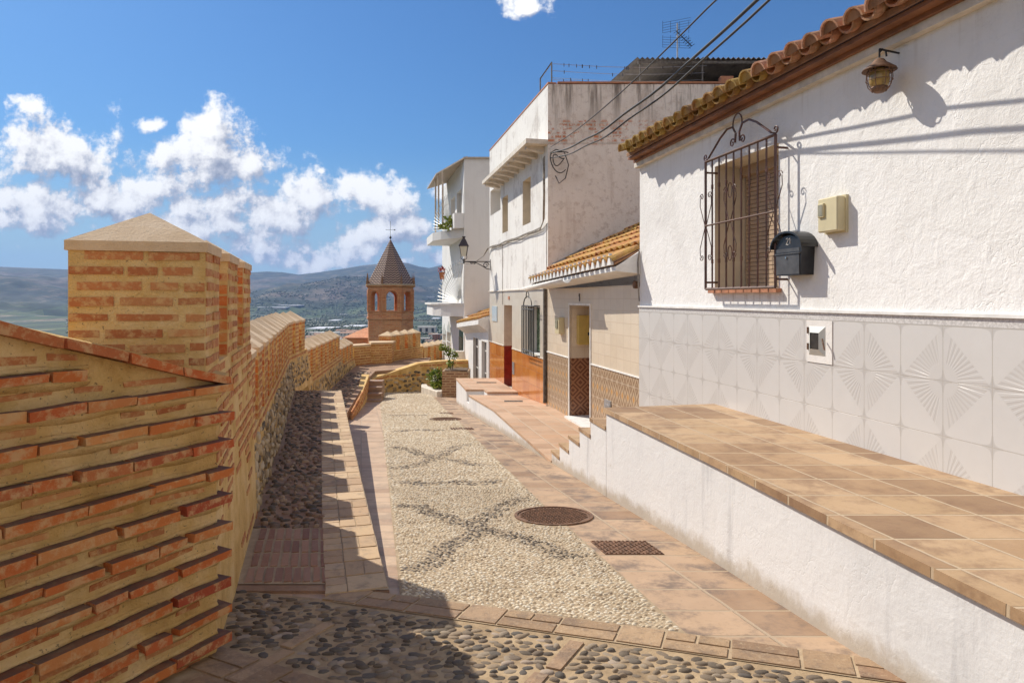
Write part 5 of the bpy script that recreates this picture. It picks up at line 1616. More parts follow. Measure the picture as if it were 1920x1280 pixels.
for i_, (y, z0) in enumerate(((13.3, 4.555), (13.45, 4.47), (13.6, 4.38), (13.4, 4.28))):
    pts = [(.80 + (3.78 - .80) * t, y, z0 - .05 * math.sin(math.pi * t) - .04 * t) for t in np.linspace(0, 1, 9)]
    b.tube(pts, .0045, 4)
    for k_ in range(18 if i_ == 0 else 4):
        t = random.random() ** 1.3; x = .9 + 2.7 * t; z = z0 - .05 * math.sin(math.pi * t) - .04 * t
        pg = MB(); pg.box(x, x + .012, y - .01, y + .01, z - .05, z + .015); pg.build('peg', M['dark_door'], cl)
b.build('line', M['galvanised'], cl)
at = thing('tv_aerial', 'television aerial on a thin mast above the roof terrace', 'aerial')
b = MB(); ax, ay = 3.62, 15.0
b.tube([(ax, ay, 4.1), (ax, ay, 6.02)], .018, 6); b.build('mast', M['galvanised'], at)
b = MB()
b.tube([(ax - .02, ay, 5.85), (ax + .26, ay - .2, 5.45)], .01, 4)
for k_ in range(9):
    t = k_ / 8; c = Vector((ax - .02 + .28 * t, ay - .2 * t, 5.85 - .40 * t)); b.tube([c + Vector((-.05, .05, -.03)), c + Vector((.05, -.05, .03))], .006, 4)
for zc, tilt in ((5.93, .08), (5.62, -.06)):
    for k_ in range(5): b.tube([(ax - .32 + .0 * k_, ay + .05, zc - .1 + k_ * .055), (ax + .28, ay - .05, zc - .1 + k_ * .055 + tilt)], .004, 3)
    for x in (-.32, -.15, .05, .25): b.tube([(ax + x, ay, zc - .12), (ax + x, ay, zc + .14)], .004, 3)
b.build('elements', M['black_iron'], at)
b = MB(); b.box(4.02, 4.26, 13.18, 13.34, 4.166, 4.28)
tag(b.build('loose_brick', M['sill_clay']), 'single loose hollow brick lying on the parapet', 'brick')

# ---- small lean-to with two doors
T4 = 3.57
l2 = thing('lean_to_house', 'small house with two dark doors under a white scalloped eave', 'house')
b = MB()
shell(b, T4, 19.22, 23.58, -3.4, -.62, [(-1.0, 0), (9, 0)], [(19.45, 20.22, -2.95, -1.24, .12, 0), (20.85, 21.75, -2.95, -1.22, .12, 0)], 3.0)
b.build('wall', [M['smooth_plaster']], l2)
for ya, yb, zt_, mt in ((19.45, 20.22, -1.24, 'door_slate'), (20.85, 21.75, -1.22, 'dark_door')):
    b = MB(); b.wbox(T4, ya, yb, -.115, -.08, -2.95, zt_); d_ = b.build('door', M[mt], l2)
    b = MB(); b.wbox(T4, ya + .03, yb - .03, -.08, -.07, zt_ - .30, zt_ - .27); b.build('rail', M['white_paint'], d_); b = MB(); b.wbox(T4, ya + .03, yb - .03, -.08, -.07, zt_ - .95, zt_ - .92); b.build('rail', M['white_paint'], d_)
b = MB()
for ya, yb, zt_ in ((19.45, 20.22, -1.24), (20.85, 21.75, -1.22)):
    b.wbox(T4, ya - .06, ya, -.01, .015, -2.95, zt_ + .05); b.wbox(T4, yb, yb + .06, -.01, .015, -2.95, zt_ + .05); b.wbox(T4, ya, yb, -.01, .015, zt_, zt_ + .05)
b.build('door_frame', M['white_paint'], l2)
A2 = Vector(W(T4, 19.25, .28, -.60)); B2_ = Vector(W(T4, 23.6, .28, -.86)); al2 = (A2 - B2_).normalized(); up2 = Vector((.976, .215, .40)).normalized()
b = MB()
b.hexa([tuple(A2 + Vector((0, 0, -.12))), W(T4, 19.22, -.02, -.95), W(T4, 23.6, -.02, -1.2), tuple(B2_ + Vector((0, 0, -.12))), tuple(A2), W(T4, 19.22, -.02, -.5), W(T4, 23.6, -.02, -.75), tuple(B2_)])
b.build('eave_beam', M['white_lime'], l2)
tb = MB(); n = 19
for k_ in range(n): tile_row(tb, A2.lerp(B2_, (k_ + .5) / n) + Vector((0, 0, .03)), up2, al2, 4, r=.085, tl=.40, seg=5, end_m=1, m=0)
tb.build('roof_tiles', [M['orange_tiles'], M['white_lime']], l2)

# ---- farthest white house with balconies
T5 = 3.55
h3 = thing('balcony_house', 'white house with two rounded balconies and fan shaped railings', 'house')
b = MB()
shell(b, T5, 23.6, 30.0, -4.4, 4.80, [(9, 0)], [(23.75, 24.75, -2.7, -1.35, .12, 1), (27.0, 28.2, -2.1, -1.35, .10, 1), (28.6, 29.7, -2.1, -1.5, .10, 1), (24.2, 25.4, 2.3, 3.9, .3, 1), (25.9, 27.1, 2.9, 3.9, .3, 1)], 6.0, side_near='square')
b.build('wall', [M['smooth_plaster'], M['grey_plaster']], h3)
N3 = W(T5, 23.6)
b = MB(); b.box(N3[0], N3[0] + 5, 23.57, 23.598, -4, 4.80); b.build('side_wall', M['grey_plaster'], h3)
b = MB(); b.box(N3[0] - .02, N3[0] + 5, 23.5, 24, 4.801, 4.86)
vs = [W(T5, 23.5, .02, 4.80), W(T5, 25.2, .80, 4.52), W(T5, 28.5, .80, 4.52), W(T5, 28.5, -.1, 4.84), W(T5, 23.5, -.1, 4.84)]
b.add([(x, y, z) for x, y, z in vs] + [(x, y, z + .05) for x, y, z in vs], [(4, 3, 2, 1, 0), (5, 6, 7, 8, 9)] + [(k_, (k_ + 1) % 5, 5 + (k_ + 1) % 5, 5 + k_) for k_ in range(5)])
b.build('roof_overhang', M['soffit'], h3)
b = MB()
for y, d in ((24.6, .62), (25.2, .70), (26.2, .70)): b.tube([W(T5, y, d, 2.5), W(T5, y, d, 4.55)], .035, 5)
b.build('veranda_post', M['soffit'], h3)
for ya, yb, za, zb in ((24.2, 25.4, 2.3, 3.9), (25.9, 27.1, 2.9, 3.9)):
    b = MB(); b.wbox(T5, ya, yb, -.29, -.25, za, zb); b.build('window', M['dark_glass'], h3)
def balcony(z0, z1, zr, dmax=.90, ya=23.75, yb=25.4, yc=27.6, curb=None):
    ring = [W(T5, ya, 0), W(T5, ya + .5, dmax * .42), W(T5, ya + 1.0, dmax * .75), W(T5, yb, dmax), W(T5, yc, dmax), W(T5, yc, 0)]
    b = MB(); b.prism([(p_[0], p_[1]) for p_ in ring], z0, z1)
    bo = b.build('balcony', M['smooth_plaster'], h3)
    return bo
b1 = balcony(2.12, 2.42, 3.2); b2 = balcony(-.62, -.22, .9)
b = MB(); ring = [W(T5, 23.7, -.0), W(T5, 24.25, .42), W(T5, 24.8, .74), W(T5, 25.4, .97), W(T5, 27.7, .97), W(T5, 27.7, 0)]
b.prism([(p_[0], p_[1]) for p_ in ring], -.22, -.15); b.build('slab_edge', M['white_lime'], b2)
b = MB(); b.wbox(T5, 23.62, 24.5, 0, .34, 2.43, 2.95); b.build('parapet', M['smooth_plaster'], b1)
def fan(parent, y0, d0, y1, d1, zc, R, n, a0, a1, mat, r=.012):
    """fan of rods in the vertical plane through two plan points, springing from the first"""
    P0 = Vector(W(T5, y0, d0, zc)); P1 = Vector(W(T5, y1, d1, zc)); u = (P1 - P0).normalized()
    b = MB()
    for k_ in range(n):
        a = a0 + (a1 - a0) * k_ / (n - 1)
        rr = R
        p0 = P0 + u * (.12 * math.cos(a)) + Vector((0, 0, .12 * math.sin(a))); p1 = P0 + u * (rr * math.cos(a)) + Vector((0, 0, rr * math.sin(a)))
        b.tube([p0, p1], r, 4); b.lathe(p1, [(.003, -.012), (.014, 0), (.003, .012)], 5)
    for rr in (R * .72, R * .9):
        b.tube([P0 + u * (rr * math.cos(a)) + Vector((0, 0, rr * math.sin(a))) for a in np.linspace(a0, a1, 16)], r * .9, 4)
    b.build('railing', M[mat], parent)
fan(b2, 23.75, .10, 25.2, .86, -.12, 1.45, 17, .05, 1.62, 'door_grey_paint', .011)
fan(b1, 24.3, .45, 25.4, .86, 2.44, 1.25, 18, .05, 1.7, 'door_grey_paint', .009)
for ya, yb, za, zb, mt in ((23.75, 24.75, -2.7, -1.35, 'green'), (27.0, 28.2, -2.1, -1.35, 'w'), (28.6, 29.7, -2.1, -1.5, 'w')):
    b = MB(); b.wbox(T5, ya + .03, yb - .03, -.11, -.08, za, zb)
    wo_ = b.build('door' if mt == 'green' else 'window', M['door_slate'] if mt == 'green' else M['lamp_glass'], h3)
    b = MB()
    yc, w = (ya + yb) / 2, (yb - ya) / 2
    ring = [(yc - w, zb), (yc - w * .9, zb + .18), (yc - .35 * w, zb + .33), (yc, zb + .46), (yc + .35 * w, zb + .33), (yc + w * .9, zb + .18), (yc + w, zb)]
    yz_prism(b, T5, ring[::-1], .0, .02)
    b.build('fanlight', M['green_paint'] if mt == 'green' else M['door_grey_paint'], wo_)
    b = MB()
    for k_ in range(4): y = ya + (yb - ya) * (k_ + .5) / 4; b.tube([W(T5, y, .03, za), W(T5, y, .03, zb)], .010, 4)
    b.tube([W(T5, ya, .03, (za + zb) / 2), W(T5, yb, .03, (za + zb) / 2)], .012, 4)
    b.build('bars', M['white_paint'] if mt == 'w' else M['green_paint'], wo_)
b = MB(); b.wbox(T5, 23.62, 23.80, .0, .26, -2.25, -1.85); b.wbox(T5, 23.60, 23.82, .0, .3, -1.85, -1.80)
b.build('service_box', M['white_paint'], h3)
b = MB()
for (x0, z0, x1, z1) in ((-1.15, 4.86, .1, 5.35), (-1.0, 4.86, .3, 5.35), (-.75, 4.86, -.35, 5.2)):
    b.tube([(x0 + .4, 24.5, z0), (x1 + .4, 24.5, z1 + .1)], .03, 4)
b.hexa([(-.9, 24.4, 4.86), (.9, 24.4, 5.5), (.9, 26, 5.5), (-.9, 26, 4.86), (-.9, 24.4, 4.9), (.9, 24.4, 5.55), (.9, 26, 5.55), (-.9, 26, 4.9)])
tag(b.build('solar_panel', M['galvanised']), 'slanting metal panel frame on the roof of the balcony house', 'panel')

# ---- street lantern on its scrolled bracket
ln_ = thing('street_lantern', 'black wrought street lantern on a scrolled bracket at the corner of the tall house', 'lantern')
mt_ = Vector(W(T3, 19.05, .0, 1.03)); tip = mt_ + Vector((-.74, -.05, 0))
b = MB(); b.tube([mt_, tip], .014, 6); b.tube([mt_ + Vector((0, 0, .06)), mt_ + Vector((0, 0, -.24))], .016, 6)
def curl(c, r0, turns, a0, sg, r=.012):
    pts = []
    for k_ in range(19):
        t = k_ / 18; a = a0 + sg * turns * 2 * math.pi * t; rr = r0 * (1 - .78 * t); pts.append(c + Vector((rr * math.cos(a), 0, rr * math.sin(a))))
    return pts
b.tube(curl(mt_ + Vector((-.13, 0, -.10)), .09, 1.3, 0, 1), .012, 5)
b.tube(curl(mt_ + Vector((-.44, 0, -.045)), .04, 1.2, 0, 1), .010, 5); b.tube(curl(mt_ + Vector((-.53, 0, -.04)), .035, 1.2, math.pi, -1), .010, 5)
b.tube([mt_ + Vector((0, 0, -.22)), mt_ + Vector((-.10, 0, -.20)), mt_ + Vector((-.25, 0, -.11)), mt_ + Vector((-.4, 0, -.03)), tip], .012, 5)
b.build('bracket', M['black_iron'], ln_)
b = MB(); b.lathe(tip, [(.02, -.05), (.03, -.03), (.02, 0), (.03, .05), (.015, .08)], 8)
for sx_ in (-1, 1): b.tube([tip + Vector((0, 0, .03)), tip + Vector((sx_ * .075, 0, .08)), tip + Vector((sx_ * .085, 0, .15))], .009, 4)
b.build('socket', M['black_iron'], ln_)
b = MB(); b.lathe(tip + Vector((0, 0, .15)), [(.10, 0), (.15, .27)], 4); b.build('glass', M['lamp_glass'], ln_)
b = MB(); b.lathe(tip + Vector((0, 0, .42)), [(.19, 0), (.19, .015), (.13, .10), (.075, .19), (.04, .22), (.045, .25), (.07, .26), (.06, .275)], 4)
for k_ in range(4):
    a = math.pi / 4 + k_ * math.pi / 2
    b.tube([tip + Vector((.10 * math.cos(a), .10 * math.sin(a), .15)), tip + Vector((.152 * math.cos(a), .152 * math.sin(a), .42))], .008, 4)
b.build('lantern_cap', M['lamp_body'], ln_)

# ---- cables
def cable(label, pts, r, mat, name='cable', group=None):
    b = MB(); b.tube(pts, r, 5)
    return tag(b.build(name, M[mat], smooth=True), label, 'cable', group)
def sag(a, c, s, n=16, wob=0.0):
    a, c = Vector(a), Vector(c)
    return [a.lerp(c, t) + Vector((0, 0, -4 * s * t * (1 - t) + wob * math.sin(t * 23) * math.sin(t * math.pi))) for t in np.linspace(0, 1, n)]
P_end = (.74, 13.10, 2.78)
cable('thin top wire running from the coil up over the lane', sag((.74, 13.1, 2.9), (1.48, 5.2, 2.20), .10, 20) + [(1.9, 1.0, 1.95), (2.2, -2, 1.9)], .0075, 'cable_black')
cable('thick black wire over the lane, middle one of three', sag(P_end, (1.70, 4.75, 2.07), .20, 26, .012) + [(2.05, 1.0, 1.95), (2.3, -2, 1.9)], .0135, 'cable_black')
cable('black wire over the lane nearest to the clay eave', sag((.74, 13.08, 2.68), (1.80, 4.80, 2.09), .23, 26, .015) + [(2.2, 1.0, 1.9), (2.4, -2, 1.9)], .0105, 'cable_black')
b = MB()
cc0 = Vector((.92, 13.08, 2.55))
for k_ in range(2):
    b.tube([cc0 + Vector(((.19 - .08 * k_) * math.cos(a) - .03 * k_, -.03 * k_, .10 + (.2 - .12 * k_) * math.sin(a) + .05 * math.cos(2 * a + k_))) for a in np.linspace(.6, 2 * math.pi + (.2 if k_ else -1.0), 22)], .010, 5)
b.tube([(.74, 13.08, 2.78), (.84, 13.05, 2.84), (1.0, 13.05, 2.78), (1.08, 13.08, 2.55), (1.02, 13.1, 2.3), (.9, 13.1, 2.2), (.83, 13.1, 2.35)], .010, 5)
tag(b.build('cable_coil', M['cable_black'], smooth=True), 'tangled coil of black cable on the corner of the tall house', 'cable')
b = MB()
for k_ in range(3):
    d = .03 + .012 * k_; 
    pts = [W(T3, 13.24, d + .03, 2.75 - .02 * k_), W(T3, 13.22, d + .03, 2.0), W(T3, 13.25, d + .03, 1.55 - .03 * k_), W(T3, 13.6, d, 1.42 - .03 * k_)]
    for y in np.linspace(14.2, 18.9, 12): pts.append(W(T3, y, d + random.uniform(-.008, .008), 1.40 - .02 * k_ - .012 * math.sin((y - 13) * 3) + (y - 14) * .006))
    pts += [W(T3, 19.1, d + .02, 1.40), W(T3, 19.6, .1, 1.22), W(3.57, 20.6, .2, 1.05), W(3.55, 22.0, .3, 1.12), W(3.55, 23.55, .2, 1.22)]
    b.tube(pts, .011, 4)
tag(b.build('cable_bundle', M['cable_grey'], smooth=True), 'grey cable bundle fixed along the front of the tall house', 'cable')
b = MB(); b.tube([W(T3, 13.23, .02, 1.45), W(T3, 13.23, .02, .2)], .007, 4); b.tube([W(T3, 17.4, .01, 1.36), W(T3, 17.4, .01, -.15)], .006, 4)
tag(b.build('cable', M['cable_grey']), 'thin grey cable hanging down the front of the tall house', 'cable')
b = MB(); b.tube([W(T1, 8.60, .02, .62), W(T1, 8.62, .03, .45), W(T1, 8.6, .03, .1), W(T1, 8.60, .02, -.03)], .008, 4)
tag(b.build('cable', M['cable_grey']), 'short grey cable at the near corner of the annex', 'cable')
# ------------------------------------------------------------------ planter and plants
pl = thing('brick_planter', 'square brown brick planter beside the white platform block', 'planter')
b = MB(); b.box(-2.06, -1.28, 20.2, 21.1, -3.4, -2.14); b.build('brickwork', M['planter_bricks'], pl)
b = MB(); b.box(-2.0, -1.34, 20.26, 21.04, -2.139, -2.12); b.build('soil', M['stem_brown'], pl)
b = MB(); b.prism([(-2.72, 21.9), (-2.62, 21.4), (-2.06, 20.5), (-2.07, 20.16), (-2.2, 20.16), (-2.82, 21.3), (-2.9, 21.95)], -3.3, -2.72)
tag(b.build('kerb_wall', M['cornice_plaster'], bevel=.02), 'low rounded plaster kerb in front of the bushy plants', 'wall')
def foliage(b, c, rad, n, size, up=.3, squash=1.0):
    for _ in range(n):
        d = Vector((random.gauss(0, 1), random.gauss(0, 1), random.gauss(0, 1))).normalized() * (random.random() ** .45)
        p_ = Vector((c[0] + d.x * rad[0], c[1] + d.y * rad[1], c[2] + d.z * rad[2]))
        t = Vector((random.gauss(0, 1), random.gauss(0, 1), random.gauss(up, 1))).normalized()
        s_ = t.orthogonal().normalized(); s_.rotate(__import__('mathutils').Quaternion(t, random.uniform(0, 6.28)))
        l = size * random.uniform(.6, 1.4); w = l * .34
        b.add([tuple(p_), tuple(p_ + t * l * .5 + s_ * w), tuple(p_ + t * l), tuple(p_ + t * l * .5 - s_ * w)], [(0, 1, 2), (0, 2, 3)])
def plant(name, label, cat, clumps, stems, leafm, size, extra=None, group=None):
    root = thing(name, label, cat, group=group)
    b = MB()
    for c, r, n in clumps: foliage(b, c, r, n, size)
    b.build('leaves', M[leafm], root, fix=False)
    b = MB()
    for s_ in stems: b.tube(s_, .012, 4)
    b.build('stem', M['stem_brown'], root)
    if extra: extra(root)
    return root
plant('shrub', 'leafy green shrub growing up out of the brick planter', 'shrub',
      [((-1.9, 20.6, -1.62), (.13, .13, .16), 120), ((-2.08, 20.6, -1.48), (.15, .12, .08), 80), ((-1.72, 20.6, -1.72), (.10, .1, .13), 70), ((-1.85, 20.6, -1.95), (.13, .13, .12), 70)],
      [[(-1.85, 20.6, -2.13), (-1.88, 20.6, -1.8), (-2.05, 20.6, -1.45)], [(-1.8, 20.6, -2.13), (-1.75, 20.6, -1.85), (-1.7, 20.6, -1.65)]], 'leaf_green', .075)
def flw(root):
    b = MB(); foliage(b, (-2.33, 20.75, -2.45), (.12, .1, .16), 40, .05); b.build('flowers', M['petal_white'], root, fix=False)
plant('bush', 'low yellow-green bush with white flowers behind the plaster kerb', 'bush',
      [((-2.3, 20.95, -2.35), (.26, .25, .22), 260), ((-2.28, 20.75, -2.62), (.2, .2, .2), 200), ((-2.45, 21.2, -2.45), (.2, .2, .25), 120)], [[(-2.3, 20.9, -3.1), (-2.3, 20.9, -2.3)]], 'leaf_green', .09, flw)
plant('balcony_plant', 'yellow-green trailing plant on the upper balcony', 'plant',
      [(W(T5, 24.25, .55, 2.52), (.22, .16, .06), 70), (W(T5, 24.2, .45, 2.75), (.12, .1, .12), 30)], [[W(T5, 24.25, .5, 2.43), W(T5, 24.25, .5, 2.7)]], 'leaf_yellow', .14)
pt = thing('flower_pot', 'clay pot with red flowers hanging on the lower balcony railing', 'flower pot')
pc_ = W(T5, 25.0, .60, .86)
b = MB(); b.lathe(pc_, [(.07, -.16), (.11, .08), (.12, .10)], 10); b.build('pot', M['pot_clay'], pt, smooth=True)
b = MB(); foliage(b, (pc_[0], pc_[1], pc_[2] + .2), (.16, .12, .12), 70, .07); b.build('flowers', M['flower_red'], pt, fix=False)

# ------------------------------------------------------------------ church tower
TX, TY = -16.5, 93.0
tw = thing('church_tower', 'octagonal brick church tower with a patterned pointed roof', 'tower')
def octo(ap, a_off=0.0):
    R = ap / math.cos(math.pi / 8)
    return [(R * math.cos(math.pi / 8 + k_ * math.pi / 4 + a_off), R * math.sin(math.pi / 8 + k_ * math.pi / 4 + a_off)) for k_ in range(8)]
phi = math.atan2(-TY, -TX) + math.pi / 2 + .06
def tp(x, y, z): return (TX + x, TY + y, z)
def oct_prism(ap0, ap1, z0, z1, name, mat, parent=tw):
    b = MB(); r0, r1 = octo(ap0, phi), octo(ap1, phi)
    b.add([tp(x, y, z0) for x, y in r0] + [tp(x, y, z1) for x, y in r1], [tuple(range(7, -1, -1)), tuple(range(8, 16))] + [(k_, (k_ + 1) % 8, 8 + (k_ + 1) % 8, 8 + k_) for k_ in range(8)])
    return b.build(name, M[mat], parent)
AP = 3.0
oct_prism(2.95, 2.95, -34, -2.75, 'shaft', 'tower_brick')
oct_prism(3.1, 3.1, -2.75, -2.45, 'string_course', 'tower_brick')
oct_prism(3.0, 3.0, -2.45, -1.75, 'belfry_base', 'tower_brick')
oct_prism(3.08, 3.08, -1.75, -1.62, 'string_course', 'tower_brick')
r = octo(AP, phi)
for k_ in range(8):
    A, B = Vector((*r[k_], 0)), Vector((*r[(k_ + 1) % 8], 0)); u = (B - A).normalized(); L = (B - A).length; nn = Vector((u.y, -u.x, 0))
    if nn.dot(A) > 0: nn = -nn
    b = MB()
    w = .70; zs, zsp, zt_ = -1.62, .25, 1.55; c = L / 2
    def V_(s, z, d=0.0): p_ = A + u * s + nn * d; return tp(p_.x, p_.y, z)
    D_ = .7
    for (s0, s1) in ((0, c - w), (c + w, L)):
        b.hexa([V_(s0, zs), V_(s1, zs), V_(s1, zs, D_), V_(s0, zs, D_), V_(s0, zt_), V_(s1, zt_), V_(s1, zt_, D_), V_(s0, zt_, D_)])
    n = 10
    for j in range(n):
        a0, a1 = math.pi * j / n, math.pi * (j + 1) / n
        s0, s1 = c + w * math.cos(a1), c + w * math.cos(a0); z0, z1 = zsp + w * math.sin(a1), zsp + w * math.sin(a0)
        b.hexa([V_(s0, z0), V_(s1, z1), V_(s1, z1, D_), V_(s0, z0, D_), V_(s0, zt_), V_(s1, zt_), V_(s1, zt_, D_), V_(s0, zt_, D_)])
    b.build('belfry_wall', M['tower_brick'], tw)
    b = MB()
    for (s0, s1) in ((0.0, .16), (L - .16, L), (c - w - .22, c - w - .08), (c + w + .08, c + w + .22)):
        b.hexa([V_(s0, zs, -.08), V_(s1, zs, -.08), V_(s1, zs, .01), V_(s0, zs, .01), V_(s0, 1.2, -.08), V_(s1, 1.2, -.08), V_(s1, 1.2, .01), V_(s0, 1.2, .01)])
    arch = [V_(c + (w + .15) * math.cos(a), zsp + (w + .15) * math.sin(a), -.05) for a in np.linspace(0, math.pi, 12)]
    b.tube(arch, .08, 4)
    b.build('pilaster', M['tower_brick'], tw)
oct_prism(3.15, 3.25, 1.55, 1.80, 'cornice', 'tower_brick')
oct_prism(3.25, 3.25, 1.80, 1.93, 'cornice', 'cap_mortar')
b = MB(); r0 = octo(3.1, phi); zt_ = 8.1
me_v = [(x, y, 1.95 - 5) for x, y in r0] + [(0, 0, zt_ - 5)]
b.add(me_v, [tuple(range(7, -1, -1))] + [(k_, (k_ + 1) % 8, 8) for k_ in range(8)])
sp_ = b.build('spire', M['zigzag_tiles'], tw); sp_.location = (TX, TY, 5)
b = MB()
for k_ in range(8):
    x, y = octo(3.05, phi)[k_]
    b.lathe(tp(x, y, 1.93), [(.16, 0), (.16, .5), (.10, .55), (.13, .75), (.04, 1.15), (.02, 1.55)], 6)
b.build('pinnacle', M['eave_mortar'], tw)
b = MB(); b.tube([tp(0, 0, 8.0), tp(0, 0, 10.5)], .025, 5); b.lathe(tp(0, 0, 8.3), [(.05, -.2), (.18, 0), (.05, .2)], 8); b.tube([tp(-.65, 0, 9.35), tp(.55, 0, 9.32)], .022, 4); b.box(TX + .5, TX + .66, TY - .03, TY + .03, 9.25, 9.41)
b.build('weather_vane', M['black_iron'], tw)
b = MB(); b.box(TX - 7, TX - .5, TY + 2, TY + 10, -34, -5.4)
b.hexa([tp(-7, 1.6, -5.4), tp(-.5, 1.6, -5.4), tp(-.5, 11, -5.4), tp(-7, 11, -5.4), tp(-4.5, 4, -4.2), tp(-1.5, 4, -4.2), tp(-1.5, 8, -4.2), tp(-4.5, 8, -4.2)])
tag(b.build('church_nave', M['tower_brick']), 'low church building behind the foot of the tower', 'building')

# ------------------------------------------------------------------ hills, valley, town
def vnoise(x, y, seed=0):
    xi, yi = np.floor(x).astype(int), np.floor(y).astype(int); fx, fy = x - xi, y - yi
    fx = fx * fx * (3 - 2 * fx); fy = fy * fy * (3 - 2 * fy)
    def h(a, c):
        n = (a * 374761393 + c * 668265263 + seed * 974711) & 0x7fffffff
        n = ((n ^ (n >> 13)) * 1274126177) & 0x7fffffff
        return ((n ^ (n >> 16)) & 0xffff) / 65535.0
    return (h(xi, yi) * (1 - fx) + h(xi + 1, yi) * fx) * (1 - fy) + (h(xi, yi + 1) * (1 - fx) + h(xi + 1, yi + 1) * fx) * fy
def fbm(x, y, o=5, seed=0):
    s_ = 0; a = .5
    for i_ in range(o): s_ = s_ + a * (vnoise(x, y, seed + i_) - .5); x = x * 2.03 + 11.3; y = y * 2.03 + 5.7; a *= .5
    return s_
RIDGE = [(-400, 520), (0, 512), (255, 516), (470, 514), (500, 512), (530, 513), (560, 517), (600, 512), (640, 506), (680, 499), (700, 497), (740, 492), (765, 494), (785, 500), (805, 503), (830, 497), (870, 494), (960, 490), (1300, 500), (1700, 510), (2400, 520)]
rx_, ry_ = np.array([p_[0] for p_ in RIDGE]), np.array([p_[1] for p_ in RIDGE])
def terrain(X, Y):
    R = np.hypot(X, Y)
    fr_ = np.clip(Y / np.maximum(R, 1), 0.15, 1)
    pxx = 960 + 1285 * X / np.maximum(Y, 1e-3)
    pxx = np.where(Y > R * .2, pxx, np.where(X > 0, 2400, -400))
    tgt = (560 - np.interp(pxx, rx_, ry_)) / 1285 * 9000
    base = np.interp(R, [0, 35, 90, 200, 450, 900, 1500, 2400, 3200], [-7, -7.5, -24, -36, -48, -57, -66, -80, -86])
    base = base + np.clip((R - 60) / 300, 0, 1) * fbm(X / 240, Y / 240, 4, 3) * 8
    t = np.clip((R - 3200) / (9000 - 3200), 0, 1)
    rise = np.where(t < 1, (t ** 1.5), 1)
    ridge = -86 + (tgt + 86) * rise + np.clip(t * 5, 0, 1) * (1 - t ** 3) * (fbm(X / 1300, Y / 1300, 7, 9) * 420 + 10)
    ridge = ridge + np.clip(t * 4, 0, 1) * (1 - np.abs(fbm(X / 700, Y / 900, 5, 21)) * 2 - .75) * 80 * (1 - t ** 4)
    back = np.clip((R - 9000) / 5000, 0, 1)
    z = np.where(R > 3200, ridge, base) - back * 500
    return z
rad = np.concatenate([[6], np.geomspace(14, 3200, 70), np.linspace(3250, 9000, 120), np.linspace(9200, 14000, 8)])
ang = np.concatenate([np.linspace(-45, 45, 520), np.linspace(45, 315, 140)[1:-1]])
A_r = np.radians(ang)
Rg, Ag = np.meshgrid(rad, A_r, indexing='ij')
X, Y = Rg * np.sin(Ag), Rg * np.cos(Ag)
Z = terrain(X, Y)
V = np.stack([X.ravel(), Y.ravel(), Z.ravel()], 1)
nr, na = X.shape
V = np.vstack([V, [[0, 0, -7]]])
ii, jj = np.meshgrid(np.arange(nr - 1), np.arange(na), indexing='ij'); j2 = (jj + 1) % na
Fc = np.stack([ii * na + jj, ii * na + j2, (ii + 1) * na + j2, (ii + 1) * na + jj], -1).reshape(-1, 4)
struct(np_mesh('hills', V, Fc[:, ::-1], [M['valley_land']], smooth=True))
me = bpy.data.meshes.new('near_slope'); me.from_pydata([(-6, -6, -7.02), (6, -6, -7.02), (6, 8, -7.02), (-6, 8, -7.02)], [], [(0, 1, 2, 3)])
struct(link('slope', me, M['hillside']))
def on_ground(x, y): return float(terrain(np.array([x]), np.array([y]))[0])
# orchards and scrub: loose crowns scattered over the valley floor
n = 30000
R_ = 500 + 5200 * rng.random(n) ** .9; A__ = np.radians(rng.uniform(-33, 2, n))
X, Y = R_ * np.sin(A__), R_ * np.cos(A__)
keep = fbm(X / 160, Y / 260, 4, 44) > -.06
X, Y, R_ = X[keep], Y[keep], R_[keep]
Z = terrain(X, Y); n = len(X)
S = rng.uniform(1.3, 3.4, n) * (1 + R_ / 6000)
th = np.arange(6) * np.pi / 3
Vt = np.zeros((n, 14, 3))
for i_, (rr, hh) in enumerate(((.8, .0), (1.0, .55))):
    Vt[:, i_ * 6:(i_ + 1) * 6, 0] = S[:, None] * rr * np.cos(th) * rng.uniform(.7, 1.3, (n, 6)); Vt[:, i_ * 6:(i_ + 1) * 6, 1] = S[:, None] * rr * np.sin(th) * rng.uniform(.7, 1.3, (n, 6)); Vt[:, i_ * 6:(i_ + 1) * 6, 2] = S[:, None] * hh
Vt[:, 12, 2] = S * 1.1; Vt[:, 13, 2] = -S * .3
Vt += np.stack([X, Y, Z], 1)[:, None, :]
F_ = []
for j in range(6): F_ += [(j, (j + 1) % 6, 6 + (j + 1) % 6), (j, 6 + (j + 1) % 6, 6 + j), (6 + j, 6 + (j + 1) % 6, 12), (13, (j + 1) % 6, j)]
Fc = (np.array(F_)[None] + (np.arange(n) * 14)[:, None, None]).reshape(-1, 3)
struct(np_mesh('orchard', Vt.reshape(-1, 3), Fc, [M['leaf_far']], smooth=False), 'stuff')

